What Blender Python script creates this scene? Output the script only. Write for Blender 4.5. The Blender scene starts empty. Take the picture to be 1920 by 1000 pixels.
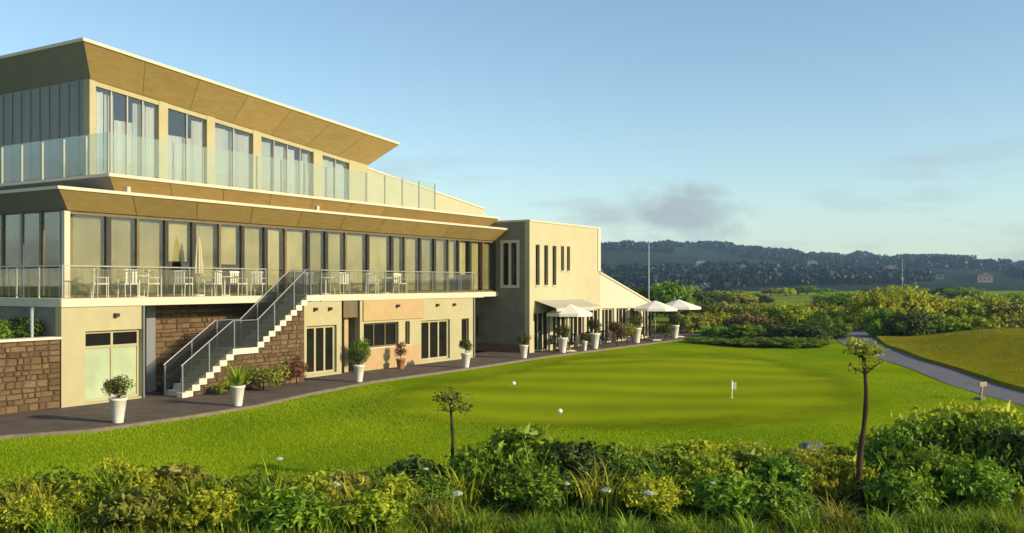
import bpy, math, random
import numpy as np
from mathutils import Vector, noise

R = math.radians
random.seed(7)
SC = bpy.context.scene
COL = SC.collection

# ------------------------------------------------------------------ camera
cam_d = bpy.data.cameras.new('camera')
cam = bpy.data.objects.new('camera', cam_d)
COL.objects.link(cam)
cam.location = (0, 0, 3.77)
cam.rotation_euler = (R(90), 0, 0)
cam_d.sensor_width = 36
cam_d.lens = 32.81
cam_d.shift_y = 0.0162
cam_d.clip_start = 0.1
cam_d.clip_end = 9000
SC.camera = cam

# ------------------------------------------------------------------ light
SUN_AZ, SUN_EL = R(114), R(21)          # azimuth clockwise from +Y (view axis)
sun_d = bpy.data.lights.new('sun', 'SUN')
sun_d.energy = 4.6
sun_d.angle = R(0.6)
sun_d.color = (1.0, 0.83, 0.55)
sun = bpy.data.objects.new('sun', sun_d)
COL.objects.link(sun)
sv = Vector((math.sin(SUN_AZ) * math.cos(SUN_EL), math.cos(SUN_AZ) * math.cos(SUN_EL), math.sin(SUN_EL)))
sun.rotation_euler = sv.to_track_quat('Z', 'Y').to_euler()
sun.location = sv * 200

W = bpy.data.worlds.new('World')
SC.world = W
W.use_nodes = True
wt = W.node_tree
wt.nodes.clear()


def N(t, typ, **kw):
    n = t.nodes.new(typ)
    for k, v in kw.items():
        if k.startswith('i_'):
            key = k[2:]
            n.inputs[int(key) if key.isdigit() else key.replace('_', ' ')].default_value = v
        else:
            setattr(n, k, v)
    return n


def L(t, a, ai, b, bi):
    t.links.new(a.outputs[ai], b.inputs[bi])


sky = N(wt, 'ShaderNodeTexSky', sky_type='NISHITA', sun_disc=False, sun_elevation=SUN_EL, sun_rotation=SUN_AZ,
        altitude=0, air_density=1.0, dust_density=0.25, ozone_density=1.6)
bg = N(wt, 'ShaderNodeBackground', i_Strength=0.132)
wo = N(wt, 'ShaderNodeOutputWorld')
# thin cloud banks low over the horizon, all the way round
geo = N(wt, 'ShaderNodeTexCoord')
sep = N(wt, 'ShaderNodeSeparateXYZ')
L(wt, geo, 'Generated', sep, 0)
mp = N(wt, 'ShaderNodeMapping')
mp.inputs['Scale'].default_value = (5.0, 5.0, 26.0)
mp.inputs['Location'].default_value = (1.3, 0.35, 0.2)
L(wt, geo, 'Generated', mp, 0)
nz = N(wt, 'ShaderNodeTexNoise', i_Scale=1.0, i_Detail=7.0, i_Roughness=0.55)
L(wt, mp, 0, nz, 'Vector')
cr = N(wt, 'ShaderNodeValToRGB')
cr.color_ramp.elements[0].position = 0.52
cr.color_ramp.elements[1].position = 0.68
L(wt, nz, 'Fac', cr, 0)
band = N(wt, 'ShaderNodeValToRGB')       # clouds only in the low band of the sky
e = band.color_ramp.elements
e[0].position, e[0].color = 0.0, (0.75, 0.75, 0.75, 1)
e[1].position, e[1].color = 0.17, (0, 0, 0, 1)
m_ = e.new(0.07); m_.color = (0.6, 0.6, 0.6, 1)
L(wt, sep, 'Z', band, 0)
mul = N(wt, 'ShaderNodeMath', operation='MULTIPLY')
L(wt, cr, 0, mul, 0); L(wt, band, 0, mul, 1)
# one larger cumulus bank sitting on the skyline
vd = N(wt, 'ShaderNodeVectorMath', operation='SUBTRACT')
cd_ = Vector((0.178, 1.0, 0.072)).normalized()
vd.inputs[1].default_value = cd_
L(wt, geo, 'Generated', vd, 0)
vs = N(wt, 'ShaderNodeVectorMath', operation='MULTIPLY')
vs.inputs[1].default_value = (15.0, 3.0, 27.0)
L(wt, vd, 0, vs, 0)
ln = N(wt, 'ShaderNodeVectorMath', operation='LENGTH')
L(wt, vs, 0, ln, 0)
mp2 = N(wt, 'ShaderNodeMapping')
mp2.inputs['Scale'].default_value = (22, 22, 42)
L(wt, geo, 'Generated', mp2, 0)
nz2 = N(wt, 'ShaderNodeTexNoise', i_Scale=1.0, i_Detail=6.0, i_Roughness=0.6)
L(wt, mp2, 0, nz2, 'Vector')
pm = N(wt, 'ShaderNodeMath', operation='MULTIPLY_ADD')
pm.inputs[1].default_value = -1.0
L(wt, ln, 'Value', pm, 0)
pk = N(wt, 'ShaderNodeMath', operation='MULTIPLY', i_1=2.35)
L(wt, nz2, 'Fac', pk, 0)
L(wt, pk, 0, pm, 2)
pr = N(wt, 'ShaderNodeValToRGB')
pr.color_ramp.elements[0].position = 0.0
pr.color_ramp.elements[1].position = 1.0
pr.color_ramp.elements[1].color = (0.85, 0.85, 0.85, 1)
L(wt, pm, 0, pr, 0)
mx = N(wt, 'ShaderNodeMath', operation='MAXIMUM')
L(wt, mul, 0, mx, 0); L(wt, pr, 0, mx, 1)
cm = N(wt, 'ShaderNodeMix', data_type='RGBA')
cm.inputs[7].default_value = (2.35, 2.6, 2.65, 1)
tn = N(wt, 'ShaderNodeMix', data_type='RGBA', blend_type='MULTIPLY', i_0=1.0)
tn.inputs[7].default_value = (0.95, 1.0, 0.965, 1)
L(wt, sky, 0, tn, 6)
L(wt, mx, 0, cm, 0); L(wt, tn, 2, cm, 6)
L(wt, cm, 2, bg, 'Color')
L(wt, bg, 0, wo, 0)

SC.view_settings.view_transform = 'Standard'
SC.view_settings.look = 'None'
SC.view_settings.exposure = 0.5
SC.view_settings.gamma = 1.0
SC.view_settings.use_curve_mapping = False
SC.render.engine = 'CYCLES'
SC.cycles.use_denoising = True
SC.cycles.max_bounces = 8
SC.cycles.transparent_max_bounces = 24
SC.cycles.volume_bounces = 0
SC.cycles.caustics_reflective = False
SC.cycles.caustics_refractive = False
SC.cycles.sample_clamp_indirect = 6


# ------------------------------------------------------------------ materials
def mat(name, col, rough=0.7, spec=0.3, metal=0.0, var=0.0, scale=3.0, bump=0.0, bscale=40.0, col2=None, obj_var=0.0, stretch=None):
    """plain surface with noise colour variation, fine relief and a per-object shift"""
    m = bpy.data.materials.new(name)
    m.use_nodes = True
    t = m.node_tree
    b = t.nodes['Principled BSDF']
    b.inputs['Roughness'].default_value = rough
    b.inputs['Specular IOR Level'].default_value = spec
    b.inputs['Metallic'].default_value = metal
    c = (*col, 1)
    tc = N(t, 'ShaderNodeTexCoord')
    mpn = N(t, 'ShaderNodeMapping')
    if stretch:
        mpn.inputs['Scale'].default_value = stretch
    L(t, tc, 'Object', mpn, 0)
    if col2 is None:
        col2 = tuple(x * (1 - var) for x in col)
    n1 = N(t, 'ShaderNodeTexNoise', i_Scale=scale, i_Detail=6.0, i_Roughness=0.6)
    L(t, mpn, 0, n1, 'Vector')
    rp = N(t, 'ShaderNodeValToRGB')
    rp.color_ramp.elements[0].position = 0.3
    rp.color_ramp.elements[1].position = 0.7
    rp.color_ramp.elements[0].color = (*col2, 1)
    rp.color_ramp.elements[1].color = c
    L(t, n1, 'Fac', rp, 0)
    out = rp
    if obj_var:
        oi = N(t, 'ShaderNodeObjectInfo')
        mr = N(t, 'ShaderNodeMapRange')
        mr.inputs[3].default_value = 1 - obj_var
        mr.inputs[4].default_value = 1 + obj_var
        L(t, oi, 'Random', mr, 0)
        hs = N(t, 'ShaderNodeHueSaturation')
        L(t, mr, 0, hs, 'Value')
        L(t, rp, 0, hs, 'Color')
        out = hs
    L(t, out, 0, b, 'Base Color')
    if bump:
        n2 = N(t, 'ShaderNodeTexNoise', i_Scale=bscale, i_Detail=4.0)
        L(t, mpn, 0, n2, 'Vector')
        bp = N(t, 'ShaderNodeBump', i_Strength=bump, i_Distance=0.02)
        L(t, n2, 'Fac', bp, 'Height')
        L(t, bp, 0, b, 'Normal')
    return m


def glass_mat(name, tint=(0.96, 0.97, 0.95), refl=1.0, frost=0.0, frost_col=(0.6, 0.7, 0.62)):
    m = bpy.data.materials.new(name)
    m.use_nodes = True
    t = m.node_tree
    t.nodes.clear()
    o = N(t, 'ShaderNodeOutputMaterial')
    tr = N(t, 'ShaderNodeBsdfTransparent', i_Color=(*tint, 1))
    gl = N(t, 'ShaderNodeBsdfGlossy', i_Roughness=0.02)
    lw = N(t, 'ShaderNodeLayerWeight', i_Blend=0.5)
    pw = N(t, 'ShaderNodeMath', operation='POWER', i_1=4.0)
    L(t, lw, 'Facing', pw, 0)
    sc = N(t, 'ShaderNodeMath', operation='MULTIPLY_ADD', i_1=0.85, i_2=0.05 * refl, use_clamp=True)
    L(t, pw, 0, sc, 0)
    ms = N(t, 'ShaderNodeMixShader')
    L(t, sc, 0, ms, 0); L(t, gl, 0, ms, 2)
    if frost:
        df = N(t, 'ShaderNodeBsdfDiffuse', i_Color=(*frost_col, 1))
        tl = N(t, 'ShaderNodeBsdfTranslucent', i_Color=(*frost_col, 1))
        m2 = N(t, 'ShaderNodeMixShader', i_0=0.4)
        L(t, df, 0, m2, 1); L(t, tl, 0, m2, 2)
        m3 = N(t, 'ShaderNodeMixShader', i_0=frost)
        L(t, tr, 0, m3, 1); L(t, m2, 0, m3, 2)
        L(t, m3, 0, ms, 1)
    else:
        L(t, tr, 0, ms, 1)
    L(t, ms, 0, o, 0)
    return m


def leaf_mat(name, c1, c2, transl=0.35, rough=0.5, hue=0.014, val=0.22):
    m = bpy.data.materials.new(name)
    m.use_nodes = True
    t = m.node_tree
    b = t.nodes['Principled BSDF']
    o = t.nodes['Material Output']
    b.inputs['Roughness'].default_value = rough
    b.inputs['Specular IOR Level'].default_value = 0.25
    at = N(t, 'ShaderNodeAttribute', attribute_name='tint')
    rp = N(t, 'ShaderNodeValToRGB')
    rp.color_ramp.elements[0].color = (*c1, 1)
    rp.color_ramp.elements[1].color = (*c2, 1)
    L(t, at, 'Fac', rp, 0)
    oi = N(t, 'ShaderNodeObjectInfo')
    mr = N(t, 'ShaderNodeMapRange')
    mr.inputs[3].default_value = 0.5 - hue
    mr.inputs[4].default_value = 0.5 + hue
    L(t, oi, 'Random', mr, 0)
    fr = N(t, 'ShaderNodeMath', operation='FRACT')
    mq = N(t, 'ShaderNodeMath', operation='MULTIPLY', i_1=17.31)
    L(t, oi, 'Random', mq, 0); L(t, mq, 0, fr, 0)
    mv = N(t, 'ShaderNodeMapRange')
    mv.inputs[3].default_value = 1 - val
    mv.inputs[4].default_value = 1 + val
    L(t, fr, 0, mv, 0)
    hs = N(t, 'ShaderNodeHueSaturation')
    L(t, mr, 0, hs, 'Hue'); L(t, mv, 0, hs, 'Value'); L(t, rp, 0, hs, 'Color')
    L(t, hs, 0, b, 'Base Color')
    tl = N(t, 'ShaderNodeBsdfTranslucent')
    L(t, hs, 0, tl, 0)
    ms = N(t, 'ShaderNodeMixShader', i_0=transl)
    L(t, b, 0, ms, 1); L(t, tl, 0, ms, 2); L(t, ms, 0, o, 0)
    return m


M = {}
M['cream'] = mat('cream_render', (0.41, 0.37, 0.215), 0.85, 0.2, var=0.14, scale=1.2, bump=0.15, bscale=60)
M['cream_wing'] = mat('pale_render', (0.47, 0.425, 0.27), 0.85, 0.2, var=0.12, scale=0.9, bump=0.15, bscale=60)
M['white'] = mat('white_trim', (0.56, 0.50, 0.37), 0.5, 0.4, var=0.06, scale=4)
M['soffit'] = mat('timber_soffit', (0.46, 0.33, 0.13), 0.7, 0.2, col2=(0.37, 0.26, 0.095), scale=2.0, stretch=(1, 1, 6), bump=0.1, obj_var=0.06)
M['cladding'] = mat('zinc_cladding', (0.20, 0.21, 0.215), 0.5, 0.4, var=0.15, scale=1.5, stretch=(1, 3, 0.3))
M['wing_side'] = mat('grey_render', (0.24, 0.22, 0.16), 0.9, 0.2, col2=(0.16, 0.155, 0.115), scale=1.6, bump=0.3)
M['orange'] = mat('ochre_panel', (0.44, 0.31, 0.155), 0.7, 0.25, var=0.14, scale=2)
M['dark_frame'] = mat('dark_frame', (0.035, 0.03, 0.025), 0.45, 0.4, var=0.3)
M['bronze'] = mat('bronze_frame', (0.16, 0.12, 0.06), 0.45, 0.4, var=0.3)
M['metal'] = mat('brushed_steel', (0.36, 0.35, 0.32), 0.4, 0.5, metal=0.5, var=0.1)
M['grey_metal'] = mat('grey_steel', (0.22, 0.23, 0.24), 0.4, 0.5, metal=0.4, var=0.1)
M['blind'] = mat('roller_blind', (0.38, 0.32, 0.155), 0.9, 0.1, col2=(0.24, 0.22, 0.10), scale=0.9, obj_var=0.34)
M['curtain'] = mat('white_curtain', (0.58, 0.60, 0.56), 0.9, 0.1, var=0.2, scale=5, stretch=(6, 1, 0.3), obj_var=0.1)
M['interior'] = mat('interior_wall', (0.42, 0.36, 0.26), 0.9, 0.1, var=0.2, scale=0.5)
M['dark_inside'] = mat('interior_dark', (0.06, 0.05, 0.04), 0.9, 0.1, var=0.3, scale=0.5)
M['glass'] = glass_mat('window_glass', refl=1.5)
M['glass_upper'] = glass_mat('window_glass_upper', (0.96, 0.97, 0.96), 1.8)
M['glass_pale'] = glass_mat('balustrade_glass', (0.92, 0.96, 0.93), 1.2, 0.16, (0.66, 0.70, 0.52))
M['glass_clear'] = glass_mat('railing_glass', (0.93, 0.95, 0.92), 0.7, 0.05, (0.6, 0.6, 0.5))
M['glass_smoke'] = glass_mat('smoked_glass', (0.60, 0.62, 0.62), 0.9, 0.16, (0.16, 0.18, 0.19))
M['dark_glass'] = mat('dark_glass', (0.012, 0.012, 0.012), 0.06, 0.5, var=0.3)
M['green_glass'] = mat('green_reflection_pane', (0.42, 0.48, 0.30), 0.12, 0.6, col2=(0.30, 0.37, 0.24), scale=1.2)  # pale green reflection put into the opaque pane colour
M['stone'] = mat('rubble_stone', (0.185, 0.122, 0.062), 0.9, 0.2, col2=(0.095, 0.062, 0.032), scale=7, bump=0.6, bscale=25, obj_var=0.3)
M['mortar'] = mat('mortar', (0.105, 0.076, 0.045), 0.95, 0.1, var=0.3, scale=12, bump=0.4)
M['concrete'] = mat('pale_concrete', (0.70, 0.62, 0.48), 0.8, 0.2, var=0.15, scale=5, bump=0.15)
M['paving'] = mat('terrace_paving', (0.14, 0.11, 0.088), 0.9, 0.15, col2=(0.085, 0.066, 0.055), scale=1.6, bump=0.3, bscale=18)
M['kerb'] = mat('kerb_stone', (0.20, 0.17, 0.12), 0.85, 0.2, var=0.35, scale=4, bump=0.3)
M['asphalt'] = mat('asphalt', (0.16, 0.15, 0.16), 0.85, 0.3, col2=(0.11, 0.10, 0.11), scale=2.5, bump=0.4, bscale=70)
M['pot'] = mat('white_planter', (0.74, 0.70, 0.62), 0.5, 0.4, var=0.16, scale=6)
M['terracotta'] = mat('terracotta', (0.36, 0.16, 0.09), 0.8, 0.2, var=0.2, scale=8)
M['soil'] = mat('soil', (0.06, 0.04, 0.025), 0.95, 0.1, var=0.4, scale=20, bump=0.6)
M['bark'] = mat('bark', (0.075, 0.05, 0.032), 0.9, 0.15, col2=(0.035, 0.025, 0.018), scale=10, stretch=(1, 1, 0.25), bump=0.9, bscale=30)
M['parasol'] = mat('parasol_canvas', (0.78, 0.74, 0.64), 0.85, 0.1, var=0.08, scale=5)
M['awning'] = mat('awning_canvas', (0.44, 0.42, 0.34), 0.9, 0.1, var=0.1, scale=4)
M['chair_white'] = mat('white_chair', (0.78, 0.72, 0.60), 0.5, 0.3, var=0.1)
M['chair_dark'] = mat('dark_wicker', (0.08, 0.06, 0.055), 0.7, 0.2, var=0.3, scale=30)
M['ball'] = mat('white_paint', (0.82, 0.82, 0.74), 0.35, 0.5, var=0.05)
M['rock'] = mat('boulder', (0.20, 0.20, 0.19), 0.9, 0.2, col2=(0.10, 0.10, 0.10), scale=5, bump=0.8, bscale=14)
M['flower'] = mat('white_petal', (0.52, 0.58, 0.44), 0.7, 0.2, var=0.1)
M['timber'] = mat('weathered_timber', (0.42, 0.29, 0.21), 0.85, 0.2, var=0.3, scale=8, stretch=(1, 1, 0.3))
M['pole'] = mat('pole_paint', (0.34, 0.36, 0.37), 0.4, 0.4, var=0.08)
M['house_wall'] = mat('house_render', (0.15, 0.15, 0.155), 0.9, 0.1, var=0.1, obj_var=0.3)
M['house_roof'] = mat('house_roof', (0.075, 0.07, 0.075), 0.9, 0.1, var=0.2, obj_var=0.3)

M['leaf_lime'] = leaf_mat('leaf_lime', (0.15, 0.22, 0.010), (0.50, 0.56, 0.035), 0.4)
M['leaf_mid'] = leaf_mat('leaf_mid', (0.06, 0.13, 0.010), (0.25, 0.36, 0.025), 0.35)
M['leaf_dark'] = leaf_mat('leaf_dark', (0.022, 0.046, 0.01), (0.085, 0.13, 0.018), 0.25)
M['leaf_olive'] = leaf_mat('leaf_olive', (0.11, 0.13, 0.02), (0.34, 0.34, 0.05), 0.35)
M['leaf_gold'] = leaf_mat('leaf_gold', (0.20, 0.22, 0.012), (0.50, 0.50, 0.03), 0.4)
M['leaf_brown'] = leaf_mat('leaf_brown', (0.10, 0.06, 0.02), (0.24, 0.17, 0.05), 0.3)
M['leaf_red'] = leaf_mat('leaf_red', (0.16, 0.05, 0.035), (0.30, 0.12, 0.07), 0.3)
M['leaf_far'] = leaf_mat('leaf_far', (0.010, 0.019, 0.018), (0.022, 0.034, 0.026), 0.15)
M['topiary'] = leaf_mat('leaf_topiary', (0.035, 0.05, 0.010), (0.12, 0.13, 0.025), 0.25)
M['strap'] = leaf_mat('leaf_strap', (0.09, 0.20, 0.010), (0.38, 0.50, 0.035), 0.4, 0.4)
M['strap_gold'] = leaf_mat('leaf_strap_gold', (0.2, 0.2, 0.02), (0.52, 0.5, 0.06), 0.4, 0.4)
M['tuft'] = leaf_mat('dry_tuft', (0.14, 0.13, 0.012), (0.26, 0.22, 0.02), 0.3)
M['blade'] = leaf_mat('turf_blade', (0.15, 0.26, 0.004), (0.42, 0.50, 0.008), 0.4, 0.9)
M['cover'] = leaf_mat('leaf_cover', (0.05, 0.125, 0.006), (0.30, 0.42, 0.02), 0.4, 0.45)


def grass_mat(name, ca, cb, cc, stripe=None, scale=0.25, fine=1.0, soft=False):
    """mown turf: broad patches, fine mottling and, on the green, faint mowing stripes"""
    m = bpy.data.materials.new(name)
    m.use_nodes = True
    t = m.node_tree
    b = t.nodes['Principled BSDF']
    b.inputs['Roughness'].default_value = 1.0
    b.inputs['Specular IOR Level'].default_value = 0.0
    tc = N(t, 'ShaderNodeTexCoord')
    n1 = N(t, 'ShaderNodeTexNoise', i_Scale=scale, i_Detail=5.0, i_Roughness=0.55)
    n2 = N(t, 'ShaderNodeTexNoise', i_Scale=9.0, i_Detail=8.0, i_Roughness=0.7)
    L(t, tc, 'Object', n1, 'Vector'); L(t, tc, 'Object', n2, 'Vector')
    r1 = N(t, 'ShaderNodeValToRGB')
    r1.color_ramp.elements[0].position = 0.35
    r1.color_ramp.elements[1].position = 0.66
    r1.color_ramp.elements[0].color = (*ca, 1)
    r1.color_ramp.elements[1].color = (*cb, 1)
    L(t, n1, 'Fac', r1, 0)
    r2 = N(t, 'ShaderNodeValToRGB')
    n2.inputs['Scale'].default_value = 3.2
    r2.color_ramp.elements[0].position = 0.38
    r2.color_ramp.elements[1].position = 0.66
    L(t, n2, 'Fac', r2, 0)
    ma = N(t, 'ShaderNodeMath', operation='MULTIPLY', i_1=0.42 * fine)
    L(t, r2, 0, ma, 0)
    mx = N(t, 'ShaderNodeMix', data_type='RGBA')
    mx.inputs[7].default_value = (*cc, 1)
    L(t, ma, 0, mx, 0); L(t, r1, 0, mx, 6)
    out, oi = mx, 2
    if stripe:
        mp = N(t, 'ShaderNodeMapping')
        mp.inputs['Rotation'].default_value = (0, 0, stripe[1])
        L(t, tc, 'Object', mp, 0)
        wv = N(t, 'ShaderNodeTexWave', wave_type='BANDS', bands_direction='Y', i_Scale=stripe[0], i_Distortion=2.4, i_Detail=2.0)
        L(t, mp, 0, wv, 'Vector')
        hs = N(t, 'ShaderNodeHueSaturation')
        mr = N(t, 'ShaderNodeMapRange')
        mr.inputs[3].default_value = 0.84
        mr.inputs[4].default_value = 1.10
        L(t, wv, 'Fac', mr, 0); L(t, mr, 0, hs, 'Value')
        L(t, mx, 2, hs, 'Color')
        out, oi = hs, 0
    L(t, out, oi, b, 'Base Color')
    n3 = N(t, 'ShaderNodeTexNoise', i_Scale=30.0, i_Detail=6.0, i_Roughness=0.7)
    L(t, tc, 'Object', n3, 'Vector')
    bp = N(t, 'ShaderNodeBump', i_Strength=0.5, i_Distance=0.03)
    L(t, n3, 'Fac', bp, 'Height')
    L(t, bp, 0, b, 'Normal')
    if soft:                                  # the short turf thins out into the lawn at its rim
        at = N(t, 'ShaderNodeAttribute', attribute_name='rim')
        n4 = N(t, 'ShaderNodeTexNoise', i_Scale=0.7, i_Detail=6.0)
        L(t, tc, 'Object', n4, 'Vector')
        ad = N(t, 'ShaderNodeMath', operation='MULTIPLY_ADD', i_1=0.22, i_2=-0.11)
        L(t, n4, 'Fac', ad, 0)
        a2 = N(t, 'ShaderNodeMath', operation='ADD')
        L(t, at, 'Fac', a2, 0); L(t, ad, 0, a2, 1)
        mr2 = N(t, 'ShaderNodeMapRange', interpolation_type='SMOOTHSTEP')
        mr2.inputs[1].default_value = 0.04
        mr2.inputs[2].default_value = 0.30
        L(t, a2, 0, mr2, 0)
        L(t, mr2, 0, b, 'Alpha')
    return m


M['lawn'] = grass_mat('lawn_grass', (0.12, 0.215, 0.004), (0.26, 0.325, 0.005), (0.075, 0.14, 0.004), scale=0.16)
M['green'] = grass_mat('putting_turf', (0.205, 0.265, 0.006), (0.255, 0.305, 0.008), (0.175, 0.24, 0.006), stripe=(0.085, R(4)), fine=0.6, soft=True)
M['rough'] = grass_mat('rough_grass', (0.17, 0.20, 0.006), (0.27, 0.22, 0.010), (0.14, 0.12, 0.008), scale=0.22, fine=1.3)
M['field'] = grass_mat('field_grass', (0.11, 0.16, 0.018), (0.26, 0.29, 0.03), (0.13, 0.17, 0.02), scale=0.02)
M['hill'] = grass_mat('hill_cover', (0.018, 0.031, 0.022), (0.036, 0.054, 0.028), (0.020, 0.033, 0.023), scale=0.012)


# ------------------------------------------------------------------ mesh helpers
class MB:
    def __init__(s):
        s.v, s.f = [], []

    def quad(s, a, b, c, d):
        i = len(s.v); s.v += [a, b, c, d]; s.f.append((i, i + 1, i + 2, i + 3)); return s

    def poly(s, pts):
        i = len(s.v); s.v += list(pts); s.f.append(tuple(range(i, i + len(pts)))); return s

    def box(s, x0, x1, y0, y1, z0, z1):
        i = len(s.v)
        s.v += [(x0, y0, z0), (x1, y0, z0), (x1, y1, z0), (x0, y1, z0), (x0, y0, z1), (x1, y0, z1), (x1, y1, z1), (x0, y1, z1)]
        for f in ((0, 3, 2, 1), (4, 5, 6, 7), (0, 1, 5, 4), (1, 2, 6, 5), (2, 3, 7, 6), (3, 0, 4, 7)):
            s.f.append(tuple(i + k for k in f))
        return s

    def bbox(s, x0, x1, y0, y1, z0, z1, b=0.01):
        """box with chamfered vertical and horizontal edges (24 verts)"""
        i = len(s.v)
        ring = lambda k, z: [(x0 + k + b, y0 + k, z), (x1 - k - b, y0 + k, z), (x1 - k, y0 + k + b, z), (x1 - k, y1 - k - b, z),
                             (x1 - k - b, y1 - k, z), (x0 + k + b, y1 - k, z), (x0 + k, y1 - k - b, z), (x0 + k, y0 + k + b, z)]
        rs = [ring(b, z0), ring(0, z0 + b), ring(0, z1 - b), ring(b, z1)]
        for r in rs: s.v += r
        s.f.append(tuple(i + k for k in range(7, -1, -1)))
        s.f.append(tuple(i + 24 + k for k in range(8)))
        for q in range(3):
            for k in range(8):
                a = i + q * 8 + k; b_ = i + q * 8 + (k + 1) % 8
                s.f.append((a, b_, b_ + 8, a + 8))
        return s

    def prism(s, pts, y0, y1):
        """polygon in x-z extruded along y"""
        n = len(pts); i = len(s.v)
        s.v += [(p[0], y0, p[1]) for p in pts] + [(p[0], y1, p[1]) for p in pts]
        s.f.append(tuple(i + k for k in range(n)))
        s.f.append(tuple(i + n + k for k in range(n - 1, -1, -1)))
        for k in range(n):
            s.f.append((i + k, i + n + k, i + n + (k + 1) % n, i + (k + 1) % n))
        return s

    def tube(s, pts, rad, seg=8, cap=True):
        pts = [Vector(p) for p in pts]
        if not hasattr(rad, '__len__'): rad = [rad] * len(pts)
        i0 = len(s.v)
        for k, p in enumerate(pts):
            d = (pts[min(k + 1, len(pts) - 1)] - pts[max(k - 1, 0)]).normalized()
            u = d.cross(Vector((0.13, 0.97, 0.2))).normalized()
            if u.length < 0.1: u = d.cross(Vector((1, 0, 0))).normalized()
            w = d.cross(u)
            for j in range(seg):
                a = 2 * math.pi * j / seg
                s.v.append(tuple(p + (u * math.cos(a) + w * math.sin(a)) * rad[k]))
        for k in range(len(pts) - 1):
            for j in range(seg):
                a = i0 + k * seg + j; b = i0 + k * seg + (j + 1) % seg
                s.f.append((a, b, b + seg, a + seg))
        if cap:
            s.f.append(tuple(i0 + j for j in range(seg - 1, -1, -1)))
            s.f.append(tuple(i0 + (len(pts) - 1) * seg + j for j in range(seg)))
        return s

    def lathe(s, prof, seg=20, c=(0, 0, 0)):
        i0 = len(s.v)
        for r, z in prof:
            for j in range(seg):
                a = 2 * math.pi * j / seg
                s.v.append((c[0] + r * math.cos(a), c[1] + r * math.sin(a), c[2] + z))
        for k in range(len(prof) - 1):
            for j in range(seg):
                a = i0 + k * seg + j; b = i0 + k * seg + (j + 1) % seg
                s.f.append((a, b, b + seg, a + seg))
        return s

    def mesh(s, name, m=None, smooth=False):
        me = bpy.data.meshes.new(name)
        me.from_pydata(s.v, [], s.f)
        if m is not None: me.materials.append(m)
        if smooth:
            me.polygons.foreach_set('use_smooth', [True] * len(me.polygons))
        me.update()
        return me

    def build(s, name, m, parent=None, smooth=False):
        return obj(name, s.mesh(name, m, smooth), parent)


def obj(name, data, parent=None, loc=(0, 0, 0), rz=0.0, scale=None):
    o = bpy.data.objects.new(name, data)
    COL.objects.link(o)
    if parent is not None: o.parent = parent
    o.location = loc
    o.rotation_euler = (0, 0, rz)
    if scale is not None: o.scale = scale
    return o


def tag(o, label=None, cat=None, group=None, kind=None):
    if label: o['label'] = label
    if cat: o['category'] = cat
    if group: o['group'] = group
    if kind: o['kind'] = kind
    return o


def empty(name, loc=(0, 0, 0), rz=0.0):
    o = obj(name, None, None, loc, rz)
    o.empty_display_size = 0.3
    return o


def copy_tree(o, parent=None):
    c = o.copy()
    COL.objects.link(c)
    c.parent = parent
    for ch in o.children: copy_tree(ch, c)
    return c


ORD = ['first', 'second', 'third', 'fourth', 'fifth', 'sixth', 'seventh', 'eighth', 'ninth', 'tenth', 'eleventh', 'twelfth',
       'thirteenth', 'fourteenth', 'fifteenth', 'sixteenth', 'seventeenth', 'eighteenth', 'nineteenth', 'twentieth',
       'twenty-first', 'twenty-second', 'twenty-third', 'twenty-fourth', 'twenty-fifth', 'twenty-sixth', 'twenty-seventh', 'twenty-eighth']


def ordinal_labels(things, text, cat, group):
    """text holds {} for the place counted from the left in the picture"""
    for k, o in enumerate(sorted(things, key=lambda o: o.location.x / max(o.location.y, .1))):
        w = 'leftmost' if k == 0 else ('rightmost' if k == len(things) - 1 and k > 1 else ORD[k])
        suffix = '' if w in ('leftmost', 'rightmost') else ' from the left'
        tag(o, text.replace('{}', w).replace('[]', suffix), cat, group)


# foliage ----------------------------------------------------------
def arr_mesh(name, verts, nper, m, tint):
    """verts: (n*nper,3); faces of nper verts each"""
    n = len(verts) // nper
    me = bpy.data.meshes.new(name)
    me.vertices.add(len(verts))
    me.vertices.foreach_set('co', np.asarray(verts, np.float32).ravel())
    me.loops.add(n * nper)
    me.loops.foreach_set('vertex_index', np.arange(n * nper, dtype=np.int32))
    me.polygons.add(n)
    me.polygons.foreach_set('loop_start', np.arange(0, n * nper, nper, dtype=np.int32))
    me.polygons.foreach_set('loop_total', np.full(n, nper, np.int32))
    a = me.attributes.new('tint', 'FLOAT', 'FACE')
    a.data.foreach_set('value', np.asarray(tint, np.float32))
    me.materials.append(m)
    me.update(calc_edges=True)
    return me


def norm(a):
    return a / np.maximum(np.linalg.norm(a, axis=-1, keepdims=True), 1e-9)


def leaves(rng, pos, nrm, size, width=0.5, jitter=0.7):
    n = len(pos)
    nr = norm(nrm + rng.normal(0, jitter, (n, 3)))
    tg = norm(np.cross(nr, rng.normal(0, 1, (n, 3))))
    bt = np.cross(nr, tg)
    ln = (size * rng.uniform(0.6, 1.35, n))[:, None]
    w = ln * width
    fold = nr * ln * 0.10
    v = np.empty((n, 4, 3))
    v[:, 0] = pos - tg * ln * .5
    v[:, 1] = pos + bt * w * .5 + fold + tg * ln * .05
    v[:, 2] = pos + tg * ln * .5 - fold
    v[:, 3] = pos - bt * w * .5 + fold + tg * ln * .05
    return v.reshape(-1, 3)


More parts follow.
